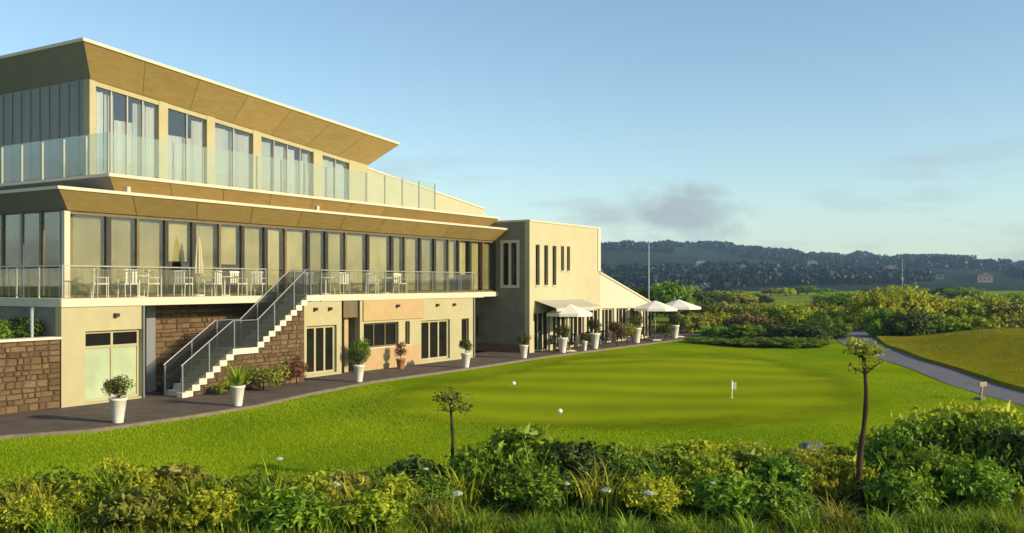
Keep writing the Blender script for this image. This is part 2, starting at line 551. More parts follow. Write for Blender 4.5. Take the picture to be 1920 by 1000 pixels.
def clump_crown(rng, rx, ry, rz, zc, nclump, cr, nleaf, size, flat_bottom=0.3, width=0.5, up=0.35, hollow=0.5, shoots=0):
    """leaf clumps spread through an uneven ellipsoid crown"""
    d = norm(rng.normal(0, 1, (nclump, 3)))
    d[:, 2] = np.where(d[:, 2] < -flat_bottom, -d[:, 2] * .6, d[:, 2])
    rr = rng.uniform(hollow, 1.0, (nclump, 1)) ** 0.7
    c = d * rr * np.array([[rx, ry, rz]]) * rng.uniform(.82, 1.12, (nclump, 1))
    c[:, 2] += zc
    r = cr * rng.uniform(.55, 1.25, nclump)
    idx = rng.choice(nclump, nleaf, p=r ** 2 / (r ** 2).sum())
    ld = norm(rng.normal(0, 1, (nleaf, 3)))
    p = c[idx] + ld * (r[idx] * rng.uniform(.45, 1.08, nleaf) ** .8)[:, None] * np.array([[1, 1, .85]])
    p[:, 2] = np.maximum(p[:, 2], 0.02)
    nm = ld + np.array([[0, 0, up]]) + d[idx] * .5
    v = leaves(rng, p, nm, size, width)
    ctint = rng.uniform(0, 1, nclump)
    tint = np.clip(ctint[idx] * .55 + rng.uniform(0, .45, nleaf), 0, 1)
    if shoots:                                # loose shoots that break the outline
        sd = norm(rng.normal(0, 1, (shoots, 3))); sd[:, 2] = np.abs(sd[:, 2]) * 1.1 + .1; sd = norm(sd)
        k = 14
        f = np.tile(np.linspace(.72, 1.0, k), shoots)
        ln = np.repeat(rng.uniform(1.05, 1.42, shoots), k)
        dd = np.repeat(sd, k, 0)
        q = dd * (f * ln)[:, None] * np.array([[rx, ry, rz]]) * 1.05
        q[:, 2] += zc
        q += rng.normal(0, size * .35, q.shape)
        v = np.concatenate([v, leaves(rng, q, rng.normal(0, 1, q.shape) + dd, size, width, .5)])
        tint = np.concatenate([tint, np.repeat(rng.uniform(.4, 1, shoots), k)])
    return v, tint


def straps(rng, base, n, length, width, spread=0.35, arch=1.0, seg=5, upright=1.0):
    """arching strap leaves; returns quads"""
    az = rng.uniform(0, 2 * np.pi, n)
    ln = length * rng.uniform(.55, 1.15, n)
    b = np.asarray(base)[None, :] + np.stack([rng.normal(0, spread * .3, n), rng.normal(0, spread * .3, n), np.zeros(n)], 1)
    out = np.stack([np.cos(az), np.sin(az), np.zeros(n)], 1)
    side = np.stack([-np.sin(az), np.cos(az), np.zeros(n)], 1)
    lean = rng.uniform(.1, .55, n) / upright
    bend = arch * rng.uniform(.5, 1.5, n)
    pts = []
    p = b.copy(); ang = lean.copy()
    st = ln / seg
    pts.append(p.copy())
    for k in range(seg):
        p = p + (out * np.sin(ang)[:, None] + np.array([[0, 0, 1]]) * np.cos(ang)[:, None]) * st[:, None]
        ang = ang + bend / seg * (0.5 + k / seg)
        pts.append(p.copy())
    vs, ti = [], []
    tn = rng.uniform(0, 1, n)
    for k in range(seg):
        w0 = width * (1 - (k / seg) ** 2) * .5; w1 = width * (1 - ((k + 1) / seg) ** 2) * .5
        q = np.stack([pts[k] - side * w0, pts[k] + side * w0, pts[k + 1] + side * max(w1, .0015), pts[k + 1] - side * max(w1, .0015)], 1)
        vs.append(q); ti.append(tn)
    return np.concatenate(vs).reshape(-1, 3), np.concatenate(ti)


def stem_mesh(name, rng, h, r, nb=6, spread=0.6, m=None, lean=0.05, rise=0.9):
    """tapered trunk with limbs"""
    mb = MB()
    pts = [(0, 0, -0.05)]
    x = y = 0
    for k in range(1, 6):
        x += rng.uniform(-lean, lean) * h; y += rng.uniform(-lean, lean) * h
        pts.append((x, y, h * k / 5))
    mb.tube(pts, [r, r * .85, r * .75, r * .65, r * .55, r * .4], 8)
    for k in range(nb):
        a = 2 * math.pi * k / nb + rng.uniform(-.4, .4)
        s = Vector(pts[random.choice((3, 4, 5))])
        e_ = s + Vector((math.cos(a) * spread, math.sin(a) * spread, spread * rise * rng.uniform(.6, 1.3)))
        mid = (s + e_) / 2 + Vector((0, 0, spread * -.1))
        mb.tube([s, mid, e_], [r * .4, r * .25, r * .1], 5)
    return mb.mesh(name, m or M['bark'], True)


# ------------------------------------------------------------------ ground
def sstep(a, b, x):
    t = np.clip((x - a) / (b - a), 0, 1)
    return t * t * (3 - 2 * t)


TH = math.atan2(1750, 1070)              # facade direction
DX, DY = math.cos(TH), math.sin(TH)
P0 = Vector((-13.617, 28.2, 0))


def WP(t, o, z=0.0):
    """metres along the facade (t), in front of it (o), up (z) -> world"""
    return Vector((P0.x + DX * t + DY * o, P0.y + DY * t - DX * o, z))


def TO(x, y):
    rx, ry = x - P0.x, y - P0.y
    return rx * DX + ry * DY, rx * DY - ry * DX


def gh(x, y):
    """gentle fall of the lawn"""
    x = np.asarray(x, float); y = np.asarray(y, float)
    t = (x - P0.x) * DX + (y - P0.y) * DY
    o = (x - P0.x) * DY - (y - P0.y) * DX
    far = sstep(5, 9, o)
    h = -0.06 - 0.10 * far
    h = h + far * (0.28 * np.exp(-((x + 4.5) / 3.2) ** 2 - ((y - 33) / 4) ** 2) + 0.22 * np.exp(-((x - 5) / 7) ** 2 - ((y - 44) / 6) ** 2)
                   + 0.06 * np.sin(x * .55 + 1) * np.sin(y * .4) * sstep(5, 10, o))
    return h


def grid_mesh(name, xs, ys, hf, m, mask=None):
    X, Y = np.meshgrid(xs, ys)
    Z = hf(X, Y)
    v = np.stack([X, Y, Z], -1).reshape(-1, 3)
    nx = len(xs)
    f = []
    for j in range(len(ys) - 1):
        for i in range(nx - 1):
            a = j * nx + i
            if mask is not None and not mask((xs[i] + xs[i + 1]) / 2, (ys[j] + ys[j + 1]) / 2): continue
            f.append((a, a + 1, a + nx + 1, a + nx))
    me = bpy.data.meshes.new(name)
    me.from_pydata(v.tolist(), [], f)
    me.polygons.foreach_set('use_smooth', [True] * len(me.polygons))
    me.materials.append(m)
    me.update()
    return me


def sheet(name, outline, hf, m, lift, cell=0.8):
    """flat-ish region: triangle fan rings from the centroid so that it follows the ground"""
    pts = [Vector((p[0], p[1])) for p in outline]
    # smooth closed Catmull-Rom outline
    dense = []
    n = len(pts)
    for i in range(n):
        a, b, c, d = pts[i - 1], pts[i], pts[(i + 1) % n], pts[(i + 2) % n]
        for k in range(8):
            t = k / 8
            dense.append(0.5 * ((2 * b) + (c - a) * t + (2 * a - 5 * b + 4 * c - d) * t * t + (3 * b - a - 3 * c + d) * t ** 3))
    cen = sum(dense, Vector((0, 0))) / len(dense)
    rings = 24
    v, f = [], []
    m_ = len(dense)
    for r in range(rings + 1):
        s = 1 - r / rings * .995
        for p in dense:
            q = cen + (p - cen) * s
            v.append((q.x, q.y, float(hf(q.x, q.y)) + lift))
    for r in range(rings):
        for k in range(m_):
            f.append((r * m_ + k, r * m_ + (k + 1) % m_, (r + 1) * m_ + (k + 1) % m_, (r + 1) * m_ + k))
    f.append(tuple(rings * m_ + k for k in range(m_)))
    me = bpy.data.meshes.new(name)
    me.from_pydata(v, [], f)
    me.polygons.foreach_set('use_smooth', [True] * len(me.polygons))
    me.materials.append(m)
    at = me.attributes.new('rim', 'FLOAT', 'POINT')
    at.data.foreach_set('value', [r / rings for r in range(rings + 1) for _ in range(m_)])
    me.update()
    return me


def ribbon(name, pts, widths, hf, m, lift):
    v, f = [], []
    dense = []
    P = [Vector((p[0], p[1])) for p in pts]
    for i in range(len(P) - 1):
        a, b, c, d = P[max(i - 1, 0)], P[i], P[i + 1], P[min(i + 2, len(P) - 1)]
        for k in range(10):
            t = k / 10
            q = 0.5 * ((2 * b) + (c - a) * t + (2 * a - 5 * b + 4 * c - d) * t * t + (3 * b - a - 3 * c + d) * t ** 3)
            dense.append((q, widths[i] * (1 - t) + widths[i + 1] * t))
    dense.append((P[-1], widths[-1]))
    for k, (q, w) in enumerate(dense):
        d = (dense[min(k + 1, len(dense) - 1)][0] - dense[max(k - 1, 0)][0]).normalized()
        s = Vector((d.y, -d.x))
        for j in range(-2, 3):
            u = q + s * (w * j / 4)
            v.append((u.x, u.y, float(hf(u.x, u.y)) + lift))
    for k in range(len(dense) - 1):
        for j in range(4):
            a = k * 5 + j
            f.append((a, a + 1, a + 6, a + 5))
    me = bpy.data.meshes.new(name)
    me.from_pydata(v, [], f)
    me.polygons.foreach_set('use_smooth', [True] * len(me.polygons))
    me.materials.append(m)
    me.update()
    return me, dense


g = MB().quad((-1400, -40, -0.32), (2300, -40, -0.32), (2300, 2500, -0.32), (-1400, 2500, -0.32))
tag(g.build('ground', M['field']), kind='structure')

lawn = obj('lawn', grid_mesh('lawn', np.arange(-34, 34.1, 0.8), np.arange(4, 72.1, 0.8), gh, M['lawn'],
                             lambda x, y: TO(x, y)[1] > 0.4))
tag(lawn, kind='structure')
green_pts = [(-6.2, 27.5), (-3.2, 24.3), (2, 23.4), (7, 24.4), (11, 27.5), (13.6, 33), (14.6, 39), (15.0, 45), (13.4, 51),
             (7.5, 52.6), (2.9, 49.5), (-0.4, 42), (-3.4, 36.5), (-5.6, 32)]
tag(obj('putting_green', sheet('putting_green', green_pts, gh, M['green'], 0.008)), kind='structure')

path_pts = [(16.2, 20), (17.4, 31.6), (18.6, 40), (20.0, 48), (22.6, 60), (27, 74), (34, 92), (46, 115)]
pm_, path_line = ribbon('path', path_pts, [1.9, 1.9, 1.9, 2.0, 2.6, 3.2, 3.4, 3.4], gh, M['asphalt'], 0.02)
tag(obj('path', pm_), kind='structure')


def path_x(y):
    for (a, _), (b, _) in zip(path_line, path_line[1:]):
        if a.y <= y <= b.y: return a.x + (b.x - a.x) * (y - a.y) / (b.y - a.y)
    return path_line[0][0].x if y < path_line[0][0].y else path_line[-1][0].x


# rough bank right of the path, its near edge stepping up from the asphalt
rv, rf = [], []
ys = np.arange(20, 74.1, 1.0)
us = [0, 0, .3, .9, 1.8, 3, 4.5, 6.5, 9, 12, 16, 21, 28]
for y in ys:
    px = path_x(y) + (1.0 if y < 48 else 1.0 + (y - 48) * .025)
    for k, u in enumerate(us):
        x = px + u
        hgt = 0.16 + 0.95 * float(sstep(0.3, 9, u)) * float(sstep(22, 38, y)) * (1 - .55 * float(sstep(54, 72, y)))
        hgt += 0.10 * noise.noise(Vector((x * .35, y * .35, 2))) * min(1, u)
        rv.append((x, y, float(gh(x, y)) + (0.0 if k == 0 else hgt)))
nu = len(us)
for j in range(len(ys) - 1):
    for k in range(nu - 1):
        a = j * nu + k
        rf.append((a, a + 1, a + nu + 1, a + nu))
me = bpy.data.meshes.new('rough_bank')
me.from_pydata(rv, [], rf); me.materials.append(M['rough']); me.update()
tag(obj('rough_bank', me), kind='structure')

rg = np.random.default_rng(44)
vs, ts = [], []
for _ in range(9000):
    y = rg.uniform(27, 70)
    u = rg.uniform(.15, 24) ** 1.0
    px = path_x(y) + (1.0 if y < 48 else 1.0 + (y - 48) * .025)
    x = px + u
    if x / y > .62: continue
    hgt = 0.14 + 0.95 * float(sstep(0.3, 9, u)) * float(sstep(22, 38, y)) * (1 - .55 * float(sstep(54, 72, y)))
    v, t_ = straps(rg, (x, y, float(gh(x, y)) + hgt), 6, rg.uniform(.05, .13), .02, .6, 1.1, 2, 1.0)
    vs.append(v); ts.append(t_)
tag(obj('rough_tufts', arr_mesh('rough_tufts', np.concatenate(vs), 4, M['tuft'], np.concatenate(ts))),
    'dry golden grass tufts on the rough bank', 'grass', kind='stuff')

# terrace paving along the building, kerbed towards the lawn
edge = [(-9, 2.6), (-3.8, 3.7), (-2.2, 4.6), (0.5, 4.75), (3.4, 4.6), (6.5, 3.8), (10.8, 3.1), (17.5, 3.15), (24.7, 2.8), (31, 3.0), (38, 3.2), (46, 3.6), (52, 4.6)]
tp = MB()
for (t0, o0), (t1, o1) in zip(edge, edge[1:]):
    a, b, c, d = WP(t0, -1.6), WP(t0, o0), WP(t1, o1), WP(t1, -1.6)
    tp.quad(a, b, c, d)
    tp.quad((b.x, b.y, -.4), (c.x, c.y, -.4), c, b)
tag(tp.build('terrace_pavement', M['paving']), kind='structure')
kb = MB()
for (t0, o0), (t1, o1) in zip(edge, edge[1:]):
    q = [WP(t0, o0 - .02), WP(t0, o0 + .13), WP(t1, o1 + .13), WP(t1, o1 - .02)]
    top = [(p.x, p.y, .035) for p in q]; bot = [(p.x, p.y, -.4) for p in q]
    kb.quad(*top); kb.quad(bot[1], bot[2], top[2], top[1]); kb.quad(bot[0], bot[3], top[3], top[0])
tag(kb.build('kerb', M['kerb']), kind='structure')

# planting bed soil in the foreground
bed_pts = [(-13, 9), (-12, 17.4), (-7, 17.6), (-3, 17.8), (0, 18.8), (3, 20.2), (6.5, 20.6), (10, 21.4), (13, 21.6), (14.5, 20), (14, 14), (10, 9), (0, 7)]
tag(obj('planting_bed', sheet('planting_bed', bed_pts, gh, M['soil'], 0.012)), kind='structure')

# ------------------------------------------------------------------ hills
prof_x = np.array([-3000, 600, 900, 1125, 1180, 1240, 1300, 1350, 1400, 1440, 1500, 1560, 1640, 1690, 1750, 1820, 1860, 1920, 2100, 3500])
prof_y = np.array([470, 468, 464, 465, 463, 464, 470, 470, 473, 476, 480, 483, 487, 488, 489, 493, 498, 505, 508, 504])


def hill_h(x, y):
    u = x / y * 1750 + 960
    ridge = (531 - np.interp(u, prof_x, prof_y)) / 1750 * 1500 + 3.77
    s = sstep(430, 1500, y)
    lower = np.clip((y - 430) / 1070, 0, 1)
    prof = 0.45 * lower + 0.55 * s
    back = 1 - .35 * sstep(1550, 2300, y)
    n = 5.5 * np.sin(x * .011 + y * .004) * np.sin(y * .009 + 1.3) * s * (1 - .6 * sstep(1250, 1500, y))
    return ridge * prof * back + n - 1.0 * (1 - s) - .3


hx = np.arange(-1250, 2150.1, 28)
hy = np.concatenate([np.arange(430, 1560, 22), np.arange(1560, 2320, 60)])
tag(obj('hills', grid_mesh('hills', hx, hy, hill_h, M['hill'])), kind='structure')

# woodland on the hills: real leaf clumps, one mass
rng = np.random.default_rng(5)
vs, ts = [], []
cnt = 0
while cnt < 5200:
    if rng.uniform() < .34:
        y = rng.uniform(1420, 1500)
        u = rng.uniform(1050, 1990)
    else:
        y = rng.uniform(440, 1480)
        u = rng.uniform(1000, 2000)
    x = (u - 960) / 1750 * y
    wood = noise.noise(Vector((x * .006, y * .004, 3.3)))
    if y < 1420 and wood < 0.02: continue
    z = float(hill_h(np.float64(x), np.float64(y)))
    h = rng.uniform(5, 11) * (1.0 if y > 1000 else .8)
    if y > 1420:
        k = noise.noise(Vector((u * .018, 1.7, 0)))
        h *= .55 + max(0, k) * 1.5
        if 1700 < u < 1815 or 1318 < u < 1372: h = rng.uniform(7, 10) + (4 if u < 1400 else 0)
    w = h * rng.uniform(.38, .62)
    nl = 34
    d = norm(rng.normal(0, 1, (nl, 3)))
    p = np.array([[x, y, z + h * .52]]) + d * np.array([[w, w, h * .5]]) * rng.uniform(.6, 1.0, (nl, 1))
    vs.append(leaves(rng, p, d, h * .38, .8, .5)); ts.append(np.clip(rng.normal(.45, .2) + rng.uniform(-.2, .2, nl), 0, 1))
    cnt += 1
tag(obj('hillside_woodland', arr_mesh('hillside_woodland', np.concatenate(vs), 4, M['leaf_far'], np.concatenate(ts))),
    'dark wooded slopes of the far hills under the skyline', 'woodland', kind='stuff')

# houses on the slopes
hrng = random.Random(11)


def house(u, y, w, d_, h, rz):
    x = (u - 960) / 1750 * y
    z = float(hill_h(np.float64(x), np.float64(y)))
    r = empty('house', (x, y, z), rz)
    MB().box(-w / 2, w / 2, -d_ / 2, d_ / 2, -3, h).build('wall', M['house_wall'], r)
    rf_ = MB()
    rf_.prism([(-w / 2 - .4, h), (w / 2 + .4, h), (w / 2 + .4, h + .25), (0, h + d_ * .34), (-w / 2 - .4, h + .25)], -d_ / 2 - .4, d_ / 2 + .4)
    rf_.build('roof', M['house_roof'], r)
    for k in range(3):
        MB().box(-w / 2 + w * (.15 + .28 * k), -w / 2 + w * (.29 + .28 * k), -d_ / 2 - .06, -d_ / 2 + .02, h * .3, h * .75).build('window', M['dark_glass'], r)
    return r


hs_list = []
for u, y, w in [(1172, 700, 16), (1246, 720, 20), (1388, 780, 15), (1487, 760, 20), (1520, 980, 18), (1662, 800, 24), (1752, 700, 20), (1840, 660, 20), (1312, 860, 18)]:
    o = house(u, y, w * .62, w * .38, 4.2, hrng.uniform(-.5, .9))
    hs_list.append(o)
ordinal_labels(hs_list, '{} small grey house[] among trees on the far hillside', 'house', 'houses on the far hillside')

# ------------------------------------------------------------------ clubhouse
CH = empty('clubhouse', P0, TH)          # local x = along the facade, local y = into the building
tag(CH, 'cream modern clubhouse with wedge roofs, glazed upper floors and outside stair', 'building')


class B(MB):
    """builder in facade coordinates: t along, o outwards, z up"""
    def tb(s, t0, t1, o0, o1, z0, z1):
        return s.box(t0, t1, -max(o0, o1), -min(o0, o1), z0, z1)

    def tq(s, *pts):
        return s.poly([(p[0], -p[1], p[2]) for p in pts])


def wall_open(t0, t1, z0, z1, o_front, thick, openings):
    ts = sorted({t0, t1, *[v for q in openings for v in q[:2]]})
    zs = sorted({z0, z1, *[v for q in openings for v in q[2:]]})
    b = B()
    for ta, tb_ in zip(ts, ts[1:]):
        for za, zb in zip(zs, zs[1:]):
            tm, zm = (ta + tb_) / 2, (za + zb) / 2
            if any(q[0] < tm < q[1] and q[2] < zm < q[3] for q in openings): continue
            b.tb(ta, tb_, o_front, o_front - thick, za, zb)
    return b


def window(t0, t1, z0, z1, o, panes, frame_m, pane_m, fw=0.07, depth=0.08, transom=None, top_m=None, parent=CH, sill=True):
    """one window: frame with mullions, each pane a piece of its own"""
    fr = B()
    fr.tb(t0, t0 + fw, o, o - depth, z0, z1).tb(t1 - fw, t1, o, o - depth, z0, z1)
    fr.tb(t0 + fw, t1 - fw, o, o - depth, z0, z0 + fw).tb(t0 + fw, t1 - fw, o, o - depth, z1 - fw, z1)
    w = (t1 - t0 - 2 * fw - (panes - 1) * fw) / panes
    for k in range(1, panes):
        a = t0 + fw + k * w + (k - 1) * fw
        fr.tb(a, a + fw, o - .004, o - depth, z0 + fw, z1 - fw)
    if transom:
        fr.tb(t0 + fw, t1 - fw, o - .008, o - depth, transom - fw / 2, transom + fw / 2)
    f = fr.build('window', frame_m, parent)
    for k in range(panes):
        a = t0 + fw + k * (w + fw)
        zz = [(z0 + fw, z1 - fw, pane_m)] if not transom else [(z0 + fw, transom - fw / 2, pane_m), (transom + fw / 2, z1 - fw, top_m or pane_m)]
        for za, zb, pmt in zz:
            B().tb(a, a + w, o - .04, o - .055, za, zb).build('pane', pmt, f)
    if sill:
        B().tb(t0 - .05, t1 + .05, o + .16, o - .02, z0 - .06, z0 - .003).build('sill', M['white'], f)
    return f


SLAB = 3.3
# --- ground floor walls in plane o=0
win_A = (0.80, 2.81, 0.06, 2.27)
wall_open(0.0, 2.95, 0, 3.04, 0.0, 0.3, [win_A]).build('wall', M['cream'], CH)
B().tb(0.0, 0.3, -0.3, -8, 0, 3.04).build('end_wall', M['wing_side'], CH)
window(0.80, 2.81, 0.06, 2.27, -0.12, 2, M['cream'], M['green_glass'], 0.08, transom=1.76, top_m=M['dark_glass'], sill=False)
wins = [(10.45, 12.2, 0.10, 2.05), (13.9, 16.3, 0.97, 2.03), (16.78, 17.12, 0.97, 2.03), (17.99, 20.3, 0.12, 2.01), (21.3, 21.95, 0.75, 2.0)]
wall_open(10.3, 12.5, 0, 3.04, 0.0, 0.3, [wins[0]]).build('wall', M['cream'], CH)
wall_open(13.66, 22.45, 0, 3.04, 0.0, 0.3, wins[1:]).build('wall', M['cream'], CH)
for q, n_, fm in ((wins[0], 3, M['cream']), (wins[1], 3, M['bronze']), (wins[2], 1, M['bronze']), (wins[3], 3, M['cream']), (wins[4], 1, M['bronze'])):
    window(*q, -0.12, n_, fm, M['dark_glass'], 0.1 if fm is M['cream'] else 0.06, sill=q[2] > .5)
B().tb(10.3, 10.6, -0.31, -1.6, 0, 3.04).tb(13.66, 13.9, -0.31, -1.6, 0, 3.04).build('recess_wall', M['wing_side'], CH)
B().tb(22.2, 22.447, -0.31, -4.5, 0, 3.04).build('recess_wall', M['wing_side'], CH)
B().tb(10.6, 13.66, -1.3, -1.6, 0, 3.04).build('recess_wall', M['orange'], CH)
B().tb(12.62, 13.5, 0.0, -1.2, 2.32, 3.03).build('bulkhead', M['bronze'], CH)
B().tb(12.95, 13.2, -0.25, -0.5, 0, 2.318).build('column', M['orange'], CH)
B().tb(13.83, 18.15, 0.06, 0.003, 2.14, 3.035).build('fascia_panel', M['orange'], CH)
B().tb(13.7, 17.95, 0.02, 0.003, 0.0, 0.9).build('dado_panel', M['orange'], CH)
# wall lamps
for t, z, o in ((1.85, 2.75, 0.0), (10.9, 2.72, 0.0), (11.75, 2.72, 0.0), (16.1, 2.75, 0.06), (19.2, 2.72, 0.0), (20.6, 2.72, 0.0)):
    B().tb(t - .07, t + .07, o + .13, o + .003, z - .06, z + .06).build('wall_light', M['dark_frame'], CH)
for t in (2.86, 22.36):
    B().tube([(t, -.055, 0.0), (t, -.055, 3.03)], .04, 8).build('downpipe', M['grey_metal'], CH)
# plinth of the far recess and wall behind it
B().tb(22.45, 26.4, -4.0, -4.3, 0, 3.04).build('recess_wall', M['wing_side'], CH)

# --- balcony slab with pale edge
B().tb(0.0, 23.2, -0.002, -8, 3.05, SLAB - .006).tb(23.2, 26.44, -1.1, -8, 3.05, SLAB - .006).build('balcony_slab', M['concrete'], CH)
B().tb(-0.03, 23.23, 0.05, 0.0, 3.04, SLAB).tb(-.04, 0.0, -0.0, -8, 3.04, SLAB).build('slab_edge', M['white'], CH)

# --- stone walls: recessed mortar backing, each stone proud of it
stone_protos = []
srng = random.Random(3)
for k in range(10):
    mb = MB()
    j = lambda a: srng.uniform(-a, a)
    back = [(-.5, 0, -.5), (.5, 0, -.5), (.5, 0, .5), (-.5, 0, .5)]
    mid = [(-.5 + abs(j(.05)), -.6, -.5 + abs(j(.07))), (.5 - abs(j(.05)), -.6, -.5 + abs(j(.07))), (.5 - abs(j(.05)), -.6, .5 - abs(j(.07))), (-.5 + abs(j(.05)), -.6, .5 - abs(j(.07)))]
    fr = [(x * (.84 + j(.08)), -1 + j(.3), z * (.78 + j(.1))) for x, y, z in mid]
    mb.v = back + mid + fr
    for a in (0, 4):
        for q in range(4):
            b_ = (q + 1) % 4
            mb.f.append((a + q, a + b_, a + 4 + b_, a + 4 + q))
    mb.f.append((8, 9, 10, 11))
    stone_protos.append(mb.mesh('stone', M['stone']))


def lay_stones(part, t0, t1, z0, ztop, o, rnd, row=(0.15, 0.25), wid=(0.25, 0.6), depth=.05, cap=300):
    z = z0
    n_ = 0
    while z < 4:
        h = rnd.uniform(*row)
        t = t0 + 0.0
        first = True
        while t < t1 - .06:
            w = rnd.uniform(*wid) * (0.6 if first else 1)
            first = False
            if t1 - (t + w) < .16: w = t1 - t
            lim = min(ztop(t + .02), ztop(t + w - .02))
            hh = h
            if z + hh > lim: hh = lim - z
            if hh > .07 and n_ < cap:
                ob = obj('stone', rnd.choice(stone_protos), part, (t + w / 2, -o, z + hh / 2 + rnd.uniform(-.008, .008)), 0, (w - .022, depth * rnd.uniform(.7, 1.4), hh - .022))
                ob.rotation_euler = (0, rnd.uniform(-.06, .06), 0)
                n_ += 1
            t += w
        z += h
        if z > max(ztop(t0), ztop(t1), ztop((t0 + t1) / 2)): break
    return n_


rw = B().tb(2.96, 10.29, -1.3, -1.6, 0, 3.04).build('stone_wall', M['mortar'], CH)
lay_stones(rw, 4.3, 10.25, 0.0, lambda t: 3.04, -1.3, random.Random(21), (0.12, 0.24), (0.16, 0.6))
B().tb(3.9, 4.27, -1.18, -1.299, 0, 3.03).build('dark_panel', M['cladding'], CH)  # narrow grey panel forming the dark strip left of the stones
# low stone wall carrying on left of the building: a thing of its own
SW = empty('stone_wall', P0, TH)
tag(SW, 'low brown rubble stone wall with pale coping at the left corner', 'wall')
bw = B().tb(-7, -0.03, -0.03, -0.4, -.2, 2.08).build('backing', M['mortar'], SW)
lay_stones(SW, -3.6, -0.04, 0.0, lambda t: 2.06, -0.03, random.Random(22), (0.11, 0.23), (0.14, 0.5))
B().tb(-7, -0.035, 0.06, -0.45, 2.08, 2.15).build('coping', M['concrete'], SW)
tag(B().tb(-9, -0.05, -0.45, -9, 0, 1.85).build('raised_bed', M['soil'], None), kind='structure')
bpy.data.objects['raised_bed'].location = P0
bpy.data.objects['raised_bed'].rotation_euler = (0, 0, TH)

# --- outside stair
ST = empty('staircase', (0, 0, 0)); ST.parent = CH
RIS = SLAB / 18
S0, TR = 3.75, 0.29
levels = []                                   # (t0, t1, z)
t = S0
for k in range(1, 8):
    levels.append((t, t + TR, k * RIS)); t += TR
levels.append((t, t + 1.15, 8 * RIS)); t += 1.15
for k in range(9, 18):
    levels.append((t, t + .275, k * RIS)); t += .275
levels.append((t, t + .85, SLAB - .004)); t_top = t + .85
SO0, SO1 = 0.06, 1.0


def stair_under(tt):
    for a, b_, z in levels:
        if a <= tt <= b_: return z - .24
    return -1 if tt < S0 else SLAB - .24


for a, b_, z in levels:
    B().tb(a - .03, b_ - .001 if b_ < t_top else b_, SO0, SO1 + .03, max(z - .2, 0), z).build('step', M['concrete'], ST)
t_base = 9.3
base = B()
for a, b_, z in levels:
    if a >= t_base: continue
    hi = z - .2
    if hi > .05: base.tb(a, min(b_, t_base), SO0, SO1 - .06, 0, hi)
base_o = base.build('base', M['mortar'], ST)
lay_stones(base_o, S0 + .4, t_base, 0.0, stair_under, SO1 - .06, random.Random(23), (0.11, 0.23), (0.16, 0.5), .045)
B().tb(t_base - .25, t_base, SO0, SO1 - .02, 0, 2.6).build('pier', M['mortar'], ST)


def slope_rail(parent, tz, o, h, rad, m):
    B().tube([(a, -o, z + h) for a, z in tz], rad, 8).build('handrail', m, parent)


zl = levels[7][2]
line = [(S0 - .15, 0.05), (levels[6][1], zl), (levels[7][1], zl), (t_top - .85, SLAB), (t_top, SLAB)]
for o_, mm in ((SO1 - .03, M['metal']), (SO0 + .03, M['metal'])):
    slope_rail(ST, line, o_, 0.98, .022, M['grey_metal'])


def line_z(tt):
    for (a, za), (b_, zb) in zip(line, line[1:]):
        if a <= tt <= b_: return za + (zb - za) * (tt - a) / (b_ - a)
    return line[-1][1]


post_t = [S0 - .1, 4.75, 5.85, 6.95, 7.75, 8.75, 9.65, t_top - .04]
for o_ in (SO1 - .03, SO0 + .03):
    for a in post_t:
        z = line_z(a)
        B().tb(a - .025, a + .025, o_ - .025, o_ + .025, max(z - .25, 0.0), z + .97).build('post', M['grey_metal'], ST)
    for a, b_ in zip(post_t, post_t[1:]):
        ks = [a + .035] + [q for q, _ in line if a + .05 < q < b_ - .05] + [b_ - .035]
        for c, d in zip(ks, ks[1:]):
            za, zb = line_z(c), line_z(d)
            g_ = B()
            pts = [(c, za + .02), (d, zb + .02), (d, zb + .92), (c, za + .92)]
            g_.prism(pts, -o_ - .006, -o_ + .006)
            g_.build('glass_panel', M['glass_smoke'], ST)
B().tb(S0 - .22, S0 + .02, SO1 - .15, SO1 + .12, 0.0, 0.16).build('footing', M['concrete'], ST)

# --- first floor glazing
GT = [0.93, 1.17, 2.51, 3.64, 4.81, 6.0, 7.2, 8.32, 9.51, 10.58, 11.9, 12.99, 14.21, 15.72, 17.44, 18.4, 19.63, 20.82, 22.0, 22.9, 24.0, 25.2, 26.42]
GO = -1.3
HEAD = 6.08
B().tb(0.93, 1.13, GO + .02, GO - .2, SLAB, HEAD).build('corner_post', M['white'], CH)
glaz = B().tb(1.13, 26.42, GO + .01, GO - .1, HEAD - .1, HEAD).tb(1.13, 26.42, GO + .01, GO - .1, SLAB, SLAB + .08).build('window_rail', M['bronze'], CH)
grng = random.Random(9)
for k, (a, b_) in enumerate(zip(GT[1:], GT[2:])):
    w = B()
    wide = (0.09, 0.05, 0.075)[k % 3]
    w.tb(b_ - wide, b_ + wide, GO + .03, GO - .12, SLAB + .08, HEAD - .1)
    fo = w.build('mullion', M['dark_frame'] if k % 3 != 1 else M['bronze'], CH)
    B().tb(a + .10, b_ - .10, GO - .03, GO - .042, SLAB + .08, HEAD - .1).build('pane', M['glass'], fo)
    drop = 1.0 if grng.random() < .75 else grng.uniform(.55, .9)
    zt = HEAD - .12
    bl = B()
    nseg = 6
    for s in range(nseg):                     # gently rippled blind
        ta = a + .13 + (b_ - a - .26) * s / nseg
        tb_ = a + .13 + (b_ - a - .26) * (s + 1) / nseg
        oa = GO - .22 + .012 * math.sin(s * 1.9 + k); ob_ = GO - .22 + .012 * math.sin((s + 1) * 1.9 + k)
        bl.tq((ta, oa, zt - drop * 2.55), (tb_, ob_, zt - drop * 2.55), (tb_, ob_, zt), (ta, oa, zt))
    bl.build('blind', M['blind'], fo)
